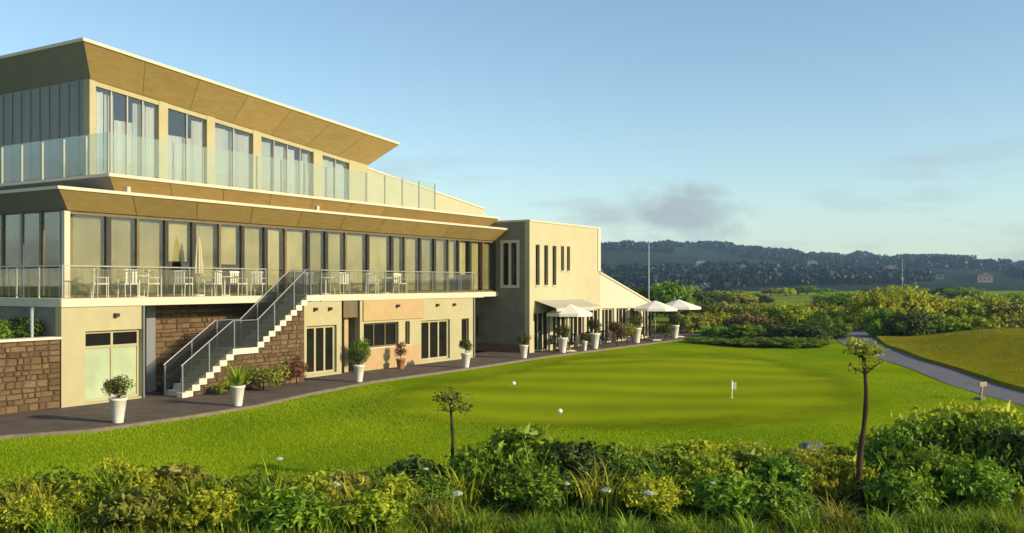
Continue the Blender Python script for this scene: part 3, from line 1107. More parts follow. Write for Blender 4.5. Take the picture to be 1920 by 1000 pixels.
# left end glazing (in shade)
for k in range(6):
    o0 = GO - .2 - k * 1.1
    fo = B().tb(0.93, 1.05, o0 - .06, o0 + .06, SLAB, HEAD).build('mullion', M['bronze'] if k % 2 else M['grey_metal'], CH)
    B().tb(0.98, 0.99, o0 - .07, o0 - 1.03, SLAB + .02, HEAD - .02).build('pane', M['glass'], fo)
    if k in (0, 1, 2, 4):
        B().tb(1.16, 1.2, o0 - .30, o0 - .44, SLAB + .02, HEAD - .05).build('curtain', M['curtain'], fo)
# inside of the first floor
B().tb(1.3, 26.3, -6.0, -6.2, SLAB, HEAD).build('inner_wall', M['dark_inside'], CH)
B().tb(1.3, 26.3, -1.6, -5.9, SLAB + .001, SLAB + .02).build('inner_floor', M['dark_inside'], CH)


def wedge_roof(t0, t1, of, ob, zt0, zt1, edge_, in_t0, in_t1, in_o, zb0, zb1, far_in=True):
    """flat-topped roof, pale thin edge, face raking inwards below it"""
    e_ = B()
    T = [(t0, of, zt0), (t1, of, zt1), (t1, ob, zt1), (t0, ob, zt0)]
    U = [(p[0], p[1], p[2] - edge_) for p in T]
    e_.tq(*T[::-1])
    for k in range(4):
        a, b_ = k, (k + 1) % 4
        e_.tq(U[a], U[b_], T[b_], T[a])
    e_.tq(*U)
    e_.build('roof_edge', M['white'], CH)
    s = B()
    k_ = .035                                  # shadow gap between edge and raked face
    V = [(t0 + k_, of - k_, zt0 - edge_ - .004), (t1 - k_, of - k_, zt1 - edge_ - .004), (t1 - k_, ob, zt1 - edge_ - .004), (t0 + k_, ob, zt0 - edge_ - .004)]
    Q = [(in_t0, in_o, zb0), (in_t1, in_o, zb1), (in_t1, ob, zb1), (in_t0, ob, zb0)]
    ins = lambda p, d_: (p[0], p[1] - .03, p[2] + .012)
    for k in range(3):
        a, b_ = k, (k + 1) % 4
        if k == 0: s.tq(ins(Q[0], 0), ins(Q[1], 0), ins(V[1], 0), ins(V[0], 0))
        else: s.tq(Q[a], Q[b_], V[b_], V[a])
    s.tq(*Q)
    npan = max(3, int((t1 - t0) / 2.4))
    lerp = lambda p, q, f: tuple(p[i] + (q[i] - p[i]) * f for i in range(3))
    for k in range(npan):                      # cladding boards of the raked face, open joints between them
        f0, f1 = k / npan + .0005, (k + 1) / npan - .0005
        B().tq(lerp(Q[0], Q[1], f0), lerp(Q[0], Q[1], f1), lerp(V[0], V[1], f1), lerp(V[0], V[1], f0)).build('soffit_panel', M['soffit'], CH)
    B().tq(Q[3], Q[0], V[0], V[3]).build('end_soffit', M['cladding'], CH)  # grey instead of timber: the shade of this end is put into its colour
    return s.build('roof_soffit', M['soffit'], CH)


# lower canopy over the first floor
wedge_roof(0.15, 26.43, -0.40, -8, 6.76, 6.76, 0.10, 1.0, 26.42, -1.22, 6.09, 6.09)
# upper terrace slab
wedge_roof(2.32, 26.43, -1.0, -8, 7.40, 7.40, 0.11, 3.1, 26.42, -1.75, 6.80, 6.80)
# small fixings between the two edges
for t in (2.75, 11.7):
    B().tb(t - .06, t + .06, -0.55, -0.75, 6.762, 6.95).build('vent', M['white'], CH)

# --- upper terrace glass balustrade
UR = empty('glass_balustrade', (0, 0, 0)); UR.parent = CH
n_p = 14
ub = [2.38 + (20.6 - 2.38) * k / n_p for k in range(n_p + 1)]
for a in ub:
    B().tb(a - .02, a + .02, -1.10, -1.16, 7.401, 8.72).build('post', M['metal'], UR)
for a, b_ in zip(ub, ub[1:]):
    B().tb(a + .025, b_ - .025, -1.08, -1.095, 7.43, 8.76).build('glass_panel', M['glass_pale'], UR)
uo = [-1.12 - 1.25 * k for k in range(6)]
for a in uo[1:]:
    B().tb(2.40, 2.46, a - .02, a + .02, 7.401, 8.72).build('post', M['white'], UR)
for a, b_ in zip(uo, uo[1:]):
    B().tb(2.37, 2.385, a - .025, b_ + .025, 7.43, 8.76).build('glass_panel', M['glass_pale'], UR)

# --- upper storey
UO = -4.0


def uh(t):                                    # height of the sloping window heads
    return 11.06 + (9.62 - 11.06) * (t - 3.66) / (18.9 - 3.66)


piers = [(3.66, 3.91), (6.6, 7.02), (8.91, 9.32), (11.39, 11.85), (15.07, 15.67), (17.53, 18.9)]
for a, b_ in piers:
    B().prism([(a, 7.4), (b_, 7.4), (b_, uh(b_) + .06), (a, uh(a) + .06)], -UO, -UO + .35).build('pier', M['cream'], CH)
urng = random.Random(4)
for (_, a), (b_, _) in zip(piers, piers[1:]):
    f = B()
    f.prism([(a, uh(a) - .16), (b_, uh(b_) - .16), (b_, uh(b_) + .06), (a, uh(a) + .06)], -UO + .02, -UO + .3)
    fo = f.build('window', M['cream'], CH)
    B().tb(a, b_, UO - .05, UO - .3, 7.4, 7.5).build('sill', M['cream'], fo)
    n = 4 if b_ - a > 2.2 else 2
    for k in range(n):
        p, q = a + (b_ - a) * k / n, a + (b_ - a) * (k + 1) / n
        B().prism([(p + .02, 7.5), (q - .02, 7.5), (q - .02, uh(q) - .17), (p + .02, uh(p) - .17)], -UO + .10, -UO + .115).build('pane', M['glass_upper'], fo)
        if k: B().prism([(p - .03, 7.5), (p + .03, 7.5), (p + .03, uh(p) - .17), (p - .03, uh(p) - .17)], -UO + .06, -UO + .16).build('mullion', M['metal'], fo)
    # curtains drawn back unevenly inside
    c0 = a + .1
    while c0 < b_ - .3:
        cw = urng.uniform(.3, .8)
        c1 = min(c0 + cw, b_ - .05)
        cb = B()
        top = uh(c1) - (.25 if urng.random() < .6 else urng.uniform(.6, 1.2))
        ns = max(3, int((c1 - c0) / .09))
        for s in range(ns):
            p, q = c0 + (c1 - c0) * s / ns, c0 + (c1 - c0) * (s + 1) / ns
            d0, d1 = (.05 if s % 2 else -.05), (-.05 if s % 2 else .05)
            cb.tq((p, UO - .28 + d0, 7.5), (q, UO - .28 + d1, 7.5), (q, UO - .28 + d1, top), (p, UO - .28 + d0, top))
        cb.build('curtain', M['curtain'], fo)
        c0 = c1 + urng.uniform(.0, .10)
# shaded end wall, standing-seam cladding
B().prism([(-14.0, 7.4), (UO - .0, 7.4), (UO, 11.1), (-14.0, 11.1)], 0, 0)
ew = B().tb(3.66, 3.9, UO - .352, -14, 7.4, 11.1).build('end_wall', M['cladding'], CH)
for k in range(16):
    B().tb(3.63, 3.658, UO - .6 - k * .6, UO - .63 - k * .6, 7.4, 11.05).build('seam', M['cladding'], ew)
B().tb(3.9, 18.9, -9, -9.2, 7.4, 9.6).build('inner_wall', M['interior'], CH)
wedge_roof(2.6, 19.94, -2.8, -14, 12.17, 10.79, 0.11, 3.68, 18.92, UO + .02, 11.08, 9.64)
# raked parapet wall beyond the upper storey
B().prism([(18.92, 7.4), (29.6, 7.4), (29.6, 8.15), (18.92, 9.45)], -UO + .06, -UO + .36).build('parapet_wall', M['cream_wing'], CH)
B().prism([(18.92, 9.452), (29.6, 8.152), (29.6, 8.24), (18.92, 9.54)], -UO + .02, -UO + .40).build('parapet_cap', M['white'], CH)
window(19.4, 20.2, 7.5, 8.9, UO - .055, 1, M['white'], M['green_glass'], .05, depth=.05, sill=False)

# --- balcony railing
BR = empty('balcony_railing', (0, 0, 0)); BR.parent = CH
bt = [0.06 + 1.18 * k for k in range(20)]
skip = (8.9, 10.4)
segs = [(a, b_) for a, b_ in zip(bt, bt[1:]) if not (a < skip[1] and b_ > skip[0])]
for a in sorted({x for s in segs for x in s}):
    B().tb(a - .014, a + .014, -.03, -.07, SLAB, SLAB + .98).build('post', M['metal'], BR)
for a, b_ in segs:
    B().tb(a, b_, -.025, -.075, SLAB + .98, SLAB + 1.02).build('rail', M['metal'], BR)
    B().tb(a + .03, b_ - .03, -.045, -.055, SLAB + .08, SLAB + .92).build('glass_panel', M['glass_clear'], BR)
for k in range(5):
    o0 = -.05 - 1.2 * k
    B().tb(.04, .08, o0 - 1.22, o0 - 1.18, SLAB, SLAB + .98).build('post', M['white'], BR)
    B().tb(.035, .085, o0 - .03, o0 - 1.2, SLAB + .98, SLAB + 1.02).build('rail', M['metal'], BR)
    B().tb(.055, .065, o0 - .03, o0 - 1.17, SLAB + .08, SLAB + .92).build('glass_panel', M['glass_clear'], BR)

# --- far wing
WT, WO = 26.45, 0.9
WZ = 7.1
slots = [(27.10 + k * .95, 27.55 + k * .95, 3.65, 5.87) for k in range(3)] + [(30.0, 30.38, 4.48, 5.89), (30.72, 31.1, 4.48, 5.89)]
doors = [(26.95 + k * 2.1, 26.95 + k * 2.1 + 1.75, 0.0, 2.2) for k in range(8)]
wall_open(WT, 35.05, 0, WZ, WO, .3, slots + [d for d in doors if d[1] < 35.05]).build('wall', M['cream_wing'], CH)
# single-storey part with raked top
rk = B()
late = [d for d in doors if d[0] > 34]
rk.prism([(35.052, 2.2), (43.9, 2.05), (43.9, 2.13), (35.052, 4.35)], -WO + .001, -WO + .3)
pt = 35.052
for d in late + [(43.3, 43.3, 0, 0)]:
    if d[0] > pt: rk.tb(pt, d[0], WO - .001, WO - .3, 0, 2.199 if d[0] < 43 else 2.05)
    pt = d[1]
rk.build('raked_wall', M['white'], CH)
B().prism([(35.0, 4.372), (43.95, 2.142), (43.95, 2.26), (35.0, 4.49)], -WO - .06, -WO + 3).build('raked_roof', M['white'], CH)
B().tb(WT - .04, 35.09, WO + .04, -9, WZ, WZ + .1).build('parapet_cap', M['white'], CH)
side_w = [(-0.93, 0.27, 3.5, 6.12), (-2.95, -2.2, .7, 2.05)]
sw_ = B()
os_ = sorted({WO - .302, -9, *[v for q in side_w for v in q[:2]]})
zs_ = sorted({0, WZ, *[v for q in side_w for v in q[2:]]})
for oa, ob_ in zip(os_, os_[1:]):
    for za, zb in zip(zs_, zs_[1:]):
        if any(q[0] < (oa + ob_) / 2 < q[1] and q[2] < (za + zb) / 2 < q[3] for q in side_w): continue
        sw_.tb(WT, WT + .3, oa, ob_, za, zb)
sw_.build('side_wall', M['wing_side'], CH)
B().tb(WT - .05, WT - .003, WO, -4.0, 0, .45).build('plinth', M['stone'], CH)
for q, m_f in ((side_w[0], M['white']), (side_w[1], M['bronze'])):
    f = B()
    for oa, ob_, za, zb in ((q[0], q[0] + .16, q[2], q[3]), (q[1] - .16, q[1], q[2], q[3]), (q[0] + .16, q[1] - .16, q[2], q[2] + .16),
                            (q[0] + .16, q[1] - .16, q[3] - .16, q[3]), ((q[0] + q[1]) / 2 - .07, (q[0] + q[1]) / 2 + .07, q[2] + .16, q[3] - .16)):
        f.tb(WT - .06, WT + .1, oa, ob_, za, zb)
    fo = f.build('window', m_f, CH)
    for oa, ob_ in ((q[0] + .16, (q[0] + q[1]) / 2 - .07), ((q[0] + q[1]) / 2 + .07, q[1] - .16)):
        B().tb(WT + .03, WT + .045, oa, ob_, q[2] + .16, q[3] - .16).build('pane', M['dark_glass'], fo)
for q in slots: window(*q, WO - .1, 1, M['bronze'], M['dark_glass'], .05, sill=True)
for d in doors: window(d[0], d[1], .02, d[3] - (.002 if d[0] < 43 else .2), WO - .12, 3, M['cream_wing'], M['dark_glass'], .1, sill=False)
B().tb(34.75, 35.05, WO - .302, -9, 0, WZ).build('end_wall', M['cream_wing'], CH)
B().tb(WT + .3, 34.75, -8.7, -9, 0, WZ).build('back_wall', M['cream_wing'], CH)
B().tb(34.7, 35.07, WO + .045, WO + .003, 4.5, WZ - .003).build('corner_strip', M['white'], CH)
# awning over the first wing doors
aw = B()
aw.prism([(0, 0), (0, 0), (0, 0)], 0, 0) if False else None
for k in range(6):
    a, b_ = 27.0 + k * .9, 27.0 + (k + 1) * .9
    aw.tq((a, WO + .003, 2.82), (b_, WO + .003, 2.82), (b_, WO + 1.35, 2.42), (a, WO + 1.35, 2.42))
    aw.tq((a, WO + 1.35, 2.42), (b_, WO + 1.35, 2.42), (b_, WO + 1.37, 2.24 + .03 * (k % 2)), (a, WO + 1.37, 2.24 + .03 * (k % 2)))
aw.build('awning', M['awning'], CH)
# core that closes the building from behind
B().tb(0.3, 26.4, -7.8, -8.0, 0, 6.7).build('back_wall', M['interior'], CH)

# ------------------------------------------------------------------ furniture
def make_chair(m, cushion=None):
    r = empty('chair')
    MB().bbox(-.24, .24, -.23, .23, .42, .47, .012).build('seat', m, r)
    b = MB()
    for x in (-.17, -.06, .06, .17): b.bbox(x - .035, x + .035, .20, .235, .47, .86, .008)
    b.bbox(-.24, .24, .195, .24, .84, .92, .012)
    b.build('backrest', m, r)
    for sx in (-1, 1):
        MB().tube([(sx * .22, -.21, 0), (sx * .22, -.20, .64)], .017, 6).build('leg', m, r)
        MB().tube([(sx * .22, .25, 0), (sx * .22, .215, .48)], .017, 6).build('leg', m, r)
        MB().bbox(sx * .22 - .025, sx * .22 + .025, -.23, .22, .64, .665, .008).build('armrest', m, r)
    return r


def place(proto, used, t, o, z, rz):
    c = proto if not used else copy_tree(proto)
    used.append(c)
    c.location = WP(t, o, z)
    c.rotation_euler = (0, 0, TH + rz)
    return c


wc = make_chair(M['chair_white'])
wcs = []
frng = random.Random(31)
for t in (1.75, 2.75, 3.75, 5.0, 6.3, 7.5, 8.5, 11.3, 13.2, 15.2, 17.2):
    place(wc, wcs, t, -.62, SLAB, frng.uniform(-.5, .5) + (1.57 if frng.random() < .3 else (3.14 if frng.random() < .4 else 0)))
ordinal_labels(wcs, '{} white balcony chair[] behind the first-floor railing', 'chair', 'white chairs on the balcony')


def make_table(h, rad, m):
    r = empty('round_table')
    MB().lathe([(0, h - .03), (rad, h - .03), (rad + .01, h - .015), (rad, h), (0, h)], 20).build('table_top', m, r, False)
    MB().lathe([(.03, .03), (.03, h - .03)], 10).build('leg', m, r, True)
    MB().lathe([(0, .0), (.22, .0), (.22, .02), (.03, .05)], 16).build('base', m, r)
    return r


wt_ = make_table(.72, .34, M['chair_white'])
wts = []
for t in (3.25, 6.9, 12.3, 16.2): place(wt_, wts, t, -.7, SLAB, 0)
ordinal_labels(wts, '{} round white cafe table[] on the balcony', 'table', 'balcony tables')

# closed parasol on the balcony
cp = empty('closed_parasol', WP(5.75, -.75, SLAB))
tag(cp, 'cream closed parasol standing on the balcony', 'parasol')
MB().lathe([(0, .0), (.2, 0), (.2, .06), (.03, .09)], 16).build('base', M['concrete'], cp)
MB().tube([(0, 0, .06), (0, 0, 2.2)], .02, 8).build('pole', M['metal'], cp)
cv = MB()
prof = [(.05, .75), (.15, .8), (.17, 1.0), (.13, 1.5), (.09, 1.9), (.02, 2.15)]
sg = 16
for r_, z in prof:
    for j in range(sg):
        q = r_ * (1.0 if j % 2 else .68)
        cv.v.append((q * math.cos(j / sg * 6.2832), q * math.sin(j / sg * 6.2832), z))
for k in range(len(prof) - 1):
    for j in range(sg):
        a = k * sg + j; b_ = k * sg + (j + 1) % sg
        cv.f.append((a, b_, b_ + sg, a + sg))
cv.build('canopy', M['cream_wing'], cp)

# open parasols on the wing terrace
def parasol(t, o, rad, h, label):
    r = empty('parasol', WP(t, o, 0), .3)
    tag(r, label, 'parasol', 'white parasols on the wing terrace')
    MB().bbox(-.3, .3, -.3, .3, 0, .08, .02).build('base', M['concrete'], r)
    MB().tube([(0, 0, .05), (0, 0, h)], .026, 8).build('pole', M['metal'], r)
    c = MB()
    n8 = 8
    rim = [(rad * math.cos(k / n8 * 6.2832), rad * math.sin(k / n8 * 6.2832)) for k in range(n8)]
    for zz, sc_ in ((h, 0.03), (h - .24, .5), (h - .50, 1.0), (h - .66, 1.0)):
        c.v += [(x * sc_, y * sc_, zz) for x, y in rim]
    for k in range(3):
        for j in range(n8):
            a = k * n8 + j; b_ = k * n8 + (j + 1) % n8
            c.f.append((a, b_, b_ + n8, a + n8))
    c.f.append(tuple(range(n8)))
    c.build('canopy', M['parasol'], r)
    for x, y in rim:
        MB().tube([(x * .03, y * .03, h - .05), (x * .5, y * .5, h - .27), (x * .97, y * .97, h - .525)], .01, 4).build('rib', M['metal'], r)
    return r


parasol(28.6, 2.2, 1.35, 2.62, 'white open parasol in front of the first wing doors')
parasol(40.2, 2.4, 1.5, 2.62, 'white open parasol below the raked roof end')
parasol(44.6, 2.3, 1.6, 2.62, 'white open parasol farthest right beyond the wing')

dc = make_chair(M['chair_dark'])
dcs = []
for t, o, rz in ((27.9, 1.7, 1.4), (29.4, 1.9, -1.5), (28.6, 2.5, 3.0), (32.2, 1.7, 1.5), (33.6, 1.7, -1.5), (32.9, 2.4, 3.1),
                 (36.2, 1.7, 1.6), (37.6, 1.8, -1.5), (39.6, 1.8, 1.5), (41.0, 1.9, -1.6), (43.8, 2.0, 1.4), (45.3, 2.1, -1.5)):
    place(dc, dcs, t, o, 0, rz)
ordinal_labels(dcs, '{} dark wicker chair[] on the wing terrace', 'chair', 'dark terrace chairs')
dt_ = make_table(.73, .42, M['chair_dark'])
dts = []
for t, o in ((28.6, 1.7), (32.9, 1.7), (36.9, 1.75), (40.3, 1.8), (44.6, 2.0)): place(dt_, dts, t + .05, o - .25, 0, 0)
ordinal_labels(dts, '{} dark round table[] on the wing terrace', 'table', 'dark terrace tables')

# flag / light pole behind the raked roof
fp = empty('light_pole', WP(43.4, 1.0))
fp.location = (9.75, 66.5, 0)
tag(fp, 'tall thin pale pole rising beside the raked wing roof', 'pole')
MB().tube([(0, 0, 0), (0, 0, 3), (0, 0, 6.6)], [.05, .042, .034], 10).build('mast', M['pole'], fp, True)
MB().lathe([(0, 0), (.16, 0), (.16, .04), (.07, .06)], 12).build('base_plate', M['pole'], fp)
MB().lathe([(.0, 6.58), (.1, 6.6), (.12, 6.68), (.03, 6.76), (0, 6.76)], 12).build('cap', M['pole'], fp)
for u, y, h in ((1692, 180, 8.6),):
    x = (u - 960) / 1750 * y
    q = empty('utility_pole', (x, y, -.3))
    MB().tube([(0, 0, 0), (0, 0, h)], [.07, .045], 8).build('mast', M['pole'], q)
    MB().lathe([(0, h), (.09, h), (.11, h + .1), (0, h + .16)], 8).build('cap', M['pole'], q)
    tag(q, 'thin distant pole beyond the tall sunlit bushes right of the path', 'pole')

# ------------------------------------------------------------------ plants in pots
def ball_mesh(name, seed, r, n, size, m, rz=1.0, nclump=26):
    rg = np.random.default_rng(seed)
    v, t_ = clump_crown(rg, r * .72, r * .72, r * .72 * rz, 0, nclump, r * .42, n, size, flat_bottom=1.1, up=.2, hollow=.55)
    return v, t_


def crown_raw(seed, rx, rz, zc, nclump, cr, nleaf, size, m, name='foliage', **kw):
    rg = np.random.default_rng(seed)
    v, t_ = clump_crown(rg, rx, rx, rz, zc, nclump, cr, nleaf, size, **kw)
    return arr_mesh(name, v, 4, m, t_)


topiary_me = [crown_raw(40 + k, .27, .25, 1.0, 26, .15, 1700, .06, M['topiary'], flat_bottom=1.2) for k in range(3)]


def pot_mesh(h, r0, r1, seg=20):
    return MB().lathe([(0, 0), (r0, 0), (r0 * 1.02, .02), (r1, h - .07), (r1 + .02, h - .06), (r1 + .02, h), (r1 - .03, h), (r1 - .035, h - .05), (0, h - .05)], seg)


pot_me = pot_mesh(.66, .13, .215).mesh('pot', M['pot'], True)


def potted(t, o, s, k, label, dense=True):
    r = empty('potted_topiary', WP(t, o, 0), k * 1.3)
    obj('pot', pot_me, r, scale=(s, s, s))
    sm = MB().tube([(0, 0, .6 * s), (.01, 0, 1.0 * s)], .022 * s, 6).build('stem', M['bark'], r)
    f = obj('foliage', topiary_me[k % 3], r, (0, 0, (.0) * s), 0, (s * (1.0 + .12 * (k % 2)), s, s))
    tag(r, label, 'potted plant', 'clipped plants in white pots')
    return r


potted(-1.0, 4.1, 1.02, 0, 'clipped bush in tall white pot before the left glazed door')
potted(10.4, 2.75, .98, 1, 'clipped bush in white pot right of the stair, before the recessed column')
potted(17.5, 2.85, 1.0, 2, 'clipped bush in white pot before the last ground-floor doors')
potted(23.4, 2.35, 1.0, 0, 'clipped bush in white pot at the shaded corner of the wing')
wing_pots = [potted(t, o, s, k, '') for k, (t, o, s) in enumerate([(27.6, 2.3, 1.25), (29.6, 2.6, .8), (31.3, 2.4, 1.35), (37.4, 2.3, 1.45), (43.4, 2.5, 1.35)])]
ordinal_labels(wing_pots, '{} clipped bush in a white pot[] along the wing terrace', 'potted plant', 'clipped plants in white pots along the wing')
# wide spiky plant in white pot by the stair
pp = empty('potted_palm', WP(3.1, 4.2))
tag(pp, 'white pot with wide spiky fronds right of the stair foot', 'potted plant')
obj('pot', pot_me, pp, scale=(.95, .95, .95))
rg = np.random.default_rng(8)
v, t_ = straps(rg, (0, 0, .58), 90, .95, .05, .12, 1.5, 6, .7)
obj('fronds', arr_mesh('fronds', v, 4, M['strap'], t_), pp)
# bushes at the foot of the stair and the creeper by the column
shr = empty('leafy_shrub', WP(6.5, 1.75, 0))
tag(shr, 'low olive shrub against the stone base of the stair', 'shrub', 'shrubs against the clubhouse')
obj('foliage', crown_raw(61, .75, .42, .42, 30, .26, 2600, .09, M['leaf_olive']), shr)
obj('stem', stem_mesh('stem', random.Random(1), .5, .03, 5, .35), shr)
shr = empty('leafy_shrub', WP(8.3, 1.55, 0))
tag(shr, 'reddish brown bush at the right end of the stair base', 'shrub', 'shrubs against the clubhouse')
obj('foliage', crown_raw(62, .4, .45, .5, 24, .2, 1600, .08, M['leaf_red']), shr)
obj('stem', stem_mesh('stem', random.Random(2), .5, .03, 5, .3), shr)
shr = empty('leafy_shrub', WP(4.95, 1.6, 0))
tag(shr, 'small yellow-green shrub beside the bottom steps of the stair', 'shrub', 'shrubs against the clubhouse')
obj('foliage', crown_raw(63, .38, .2, .22, 20, .15, 1200, .07, M['leaf_lime']), shr)
obj('stem', stem_mesh('stem', random.Random(2), .25, .02, 5, .2), shr)
shr = empty('leafy_shrub', WP(12.95, .55, 0))
tag(shr, 'tall dark green bush in front of the recessed column', 'shrub', 'shrubs against the clubhouse')
obj('foliage', crown_raw(64, .42, .65, .72, 34, .24, 2600, .08, M['leaf_mid']), shr)
obj('stem', stem_mesh('stem', random.Random(3), .8, .035, 5, .35), shr)
# red-leaved plant in terracotta pot before the ochre wall
rp_ = empty('potted_acer', WP(15.5, .75))
tag(rp_, 'red-leaved plant in a terracotta pot against the ochre wall', 'potted plant')
pot_mesh(.45, .14, .2).build('pot', M['terracotta'], rp_, True)
obj('foliage', crown_raw(65, .2, .3, .82, 20, .14, 1100, .06, M['leaf_red'], flat_bottom=1.2), rp_)
MB().tube([(0, 0, .4), (0, 0, .9)], .015, 6).build('stem', M['bark'], rp_)
# dark planting on the raised bed behind the low stone wall
for k, (t, o, rx, mm, lb) in enumerate(((-.55, -1.2, .5, 'leaf_dark', 'dark shrub above the low stone wall next to the building corner'),
                                        (-1.6, -1.0, .55, 'leaf_mid', 'green shrub above the low stone wall at the left picture edge'),
                                        (-2.9, -1.5, .7, 'leaf_dark', 'dark shrub on the raised bed cut by the left edge'))):
    q = empty('bed_shrub', WP(t, o, 1.85))
    tag(q, lb, 'shrub', 'shrubs on the raised bed')
    obj('foliage', crown_raw(70 + k, rx, .4, .4, 28, .24, 2200, .11, M[mm]), q)
    obj('stem', stem_mesh('stem', random.Random(5 + k), .5, .03, 5, .3), q)
po = empty('slim_post', WP(-.62, -.5, 1.85))  # plain post, holds no lamp
tag(po, 'slim blue-grey post above the low stone wall', 'post')
MB().tube([(0, 0, 0), (0, 0, 1.12)], .045, 10).build('post', M['pole'], po)
MB().lathe([(0, 1.12), (.06, 1.12), (.06, 1.18), (0, 1.2)], 10).build('cap', M['grey_metal'], po)
# wider terrace shrubs behind the wing pots
for k, (t, o, h, mm, lb) in enumerate(((33.8, 2.6, 1.35, 'leaf_brown', 'bare brownish bush among the wing terrace pots'),
                                       (35.6, 2.5, 1.15, 'leaf_olive', 'olive bush right of the brownish one on the wing terrace'),
                                       (40.6, 2.9, .9, 'topiary', 'low dark bush between the last two wing terrace pots'))):
    q = empty('terrace_shrub', WP(t, o, 0))
    tag(q, lb, 'shrub', 'shrubs on the wing terrace')
    obj('foliage', crown_raw(80 + k, .55, h * .5, h * .62, 34, .26, 2200, .09, M[mm]), q)
    obj('stem', stem_mesh('stem', random.Random(15 + k), h * .6, .035, 6, .4), q)

# ------------------------------------------------------------------ bushes and trees in the middle distance
mid_protos = [crown_raw(100 + k, 1.0, .62 + .1 * (k % 3), .68, 46 + 6 * k, .36 - .02 * k, 6500, .15, M['leaf_mid'], flat_bottom=.35, hollow=.45, shoots=50) for k in range(5)]
mid_stem = [stem_mesh('stem', random.Random(50 + k), .8, .09, 7, .6) for k in range(3)]


def bush(name, x, y, w, h, mm, k, z=None):
    r = empty(name, (x, y, float(gh(x, y)) if z is None else z), k * 2.1)
    f = obj('foliage', mid_protos[k % 5], r, (0, 0, 0 if 'tree' in name else -.2 * h), scale=(w * .56 / 1.2, w * .56 / 1.2, (h if 'tree' in name else h * 1.2) / 1.62))
    f.material_slots[0].link = 'OBJECT'
    f.material_slots[0].material = M[mm]
    obj('stem', mid_stem[k % 3], r, scale=(w * .4, w * .4, h * .55))
    return r


def band(spec, name, text, cat, group):
    out = []
    for k, (u, y, w, h, mm) in enumerate(spec):
        out.append(bush(name, (u - 960) / 1750 * y, y, w, h, mm, k + len(spec)))
    ordinal_labels(out, text, cat, group)
    return out


band([(1300, 71, 3.0, 1.7, 'leaf_olive'), (1345, 74, 3.0, 1.7, 'leaf_gold'), (1385, 73, 2.8, 1.5, 'leaf_lime')], 'sunlit_shrub',
     '{} sunlit shrub[] of three beyond the wing terrace', 'shrub', 'sunlit shrubs beyond the wing terrace')
band([(1408, 70, 3.4, 1.5, 'leaf_brown'), (1445, 66, 3.4, 1.3, 'leaf_dark'), (1482, 63, 3.2, 1.3, 'leaf_dark'), (1518, 62, 3.2, 1.4, 'leaf_dark'),  # dark leaf colours carry the shade on the bank's near side
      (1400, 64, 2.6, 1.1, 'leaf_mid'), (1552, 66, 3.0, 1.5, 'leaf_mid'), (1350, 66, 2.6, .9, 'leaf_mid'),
      (1320, 60, 2.6, .4, 'leaf_mid'), (1375, 58.5, 2.8, .5, 'leaf_mid'), (1425, 58, 2.8, .55, 'leaf_mid'), (1470, 57, 2.8, .6, 'leaf_mid'), (1515, 57, 2.6, .6, 'leaf_mid')], 'dark_shrub',  # low front row added to stand in for lawn in shade
     '{} shade-toned shrub[] in the low bank behind the putting green', 'shrub', 'dark bank behind the putting green')
band([(1450, 84, 4.0, 2.0, 'leaf_lime'), (1492, 82, 3.6, 2.2, 'leaf_lime'), (1535, 86, 4.2, 2.2, 'leaf_olive'), (1575, 80, 3.4, 2.0, 'leaf_lime'),
      (1410, 90, 4.2, 1.9, 'leaf_olive'), (1365, 92, 4.2, 1.9, 'leaf_olive'), (1320, 96, 4.4, 1.9, 'leaf_brown')], 'lime_bush',
     '{} rounded leafy bush[] in the row above the dark bank', 'bush', 'yellow-green bushes above the dark bank')
band([(1640, 76, 4.4, 3.2, 'leaf_gold'), (1690, 79, 4.8, 3.5, 'leaf_gold'), (1740, 80, 4.6, 3.2, 'leaf_gold'), (1790, 79, 4.4, 2.8, 'leaf_lime'),
      (1838, 78, 4.4, 2.5, 'leaf_lime'), (1885, 77, 4.4, 2.5, 'leaf_olive')], 'golden_bush',
     '{} tall sunlit bush[] right of the path', 'bush', 'golden bushes right of the path')
band([(1655, 68, 3.0, 2.2, 'leaf_mid'), (1700, 67, 3.4, 2.0, 'leaf_dark'), (1748, 68, 3.2, 1.9, 'leaf_mid'), (1800, 67, 3.2, 1.7, 'leaf_lime'),
      (1850, 66, 3.0, 1.6, 'leaf_lime'), (1905, 66, 3.0, 1.7, 'leaf_olive')], 'hedge_shrub',
     '{} low hedge shrub[] along the top of the rough bank', 'shrub', 'hedge along the rough bank')
band([(1150, 105, 5, 3.4, 'leaf_dark'), (1185, 100, 5, 3.4, 'leaf_dark'), (1222, 98, 4.6, 3.3, 'leaf_dark'), (1258, 96, 4.4, 4.3, 'leaf_mid'),
      (1292, 112, 5, 3.2, 'leaf_dark')], 'dark_tree', '{} dark rounded tree[] behind the wing roof', 'tree', 'dark trees behind the wing roof')
brng = random.Random(77)
far_sp = []
for k in range(26):
    y = brng.uniform(115, 330)
    far_sp.append((1300 + k * 24 + brng.uniform(-8, 8), y, brng.uniform(5, 9), brng.uniform(1.7, 3.0) * (1 if y < 220 else 1.15),
                   brng.choice(['leaf_lime', 'leaf_olive', 'leaf_mid', 'leaf_mid', 'leaf_dark'])))
band(far_sp, 'field_tree', '{} small tree[] in the fields below the hills', 'tree', 'field trees below the hills')

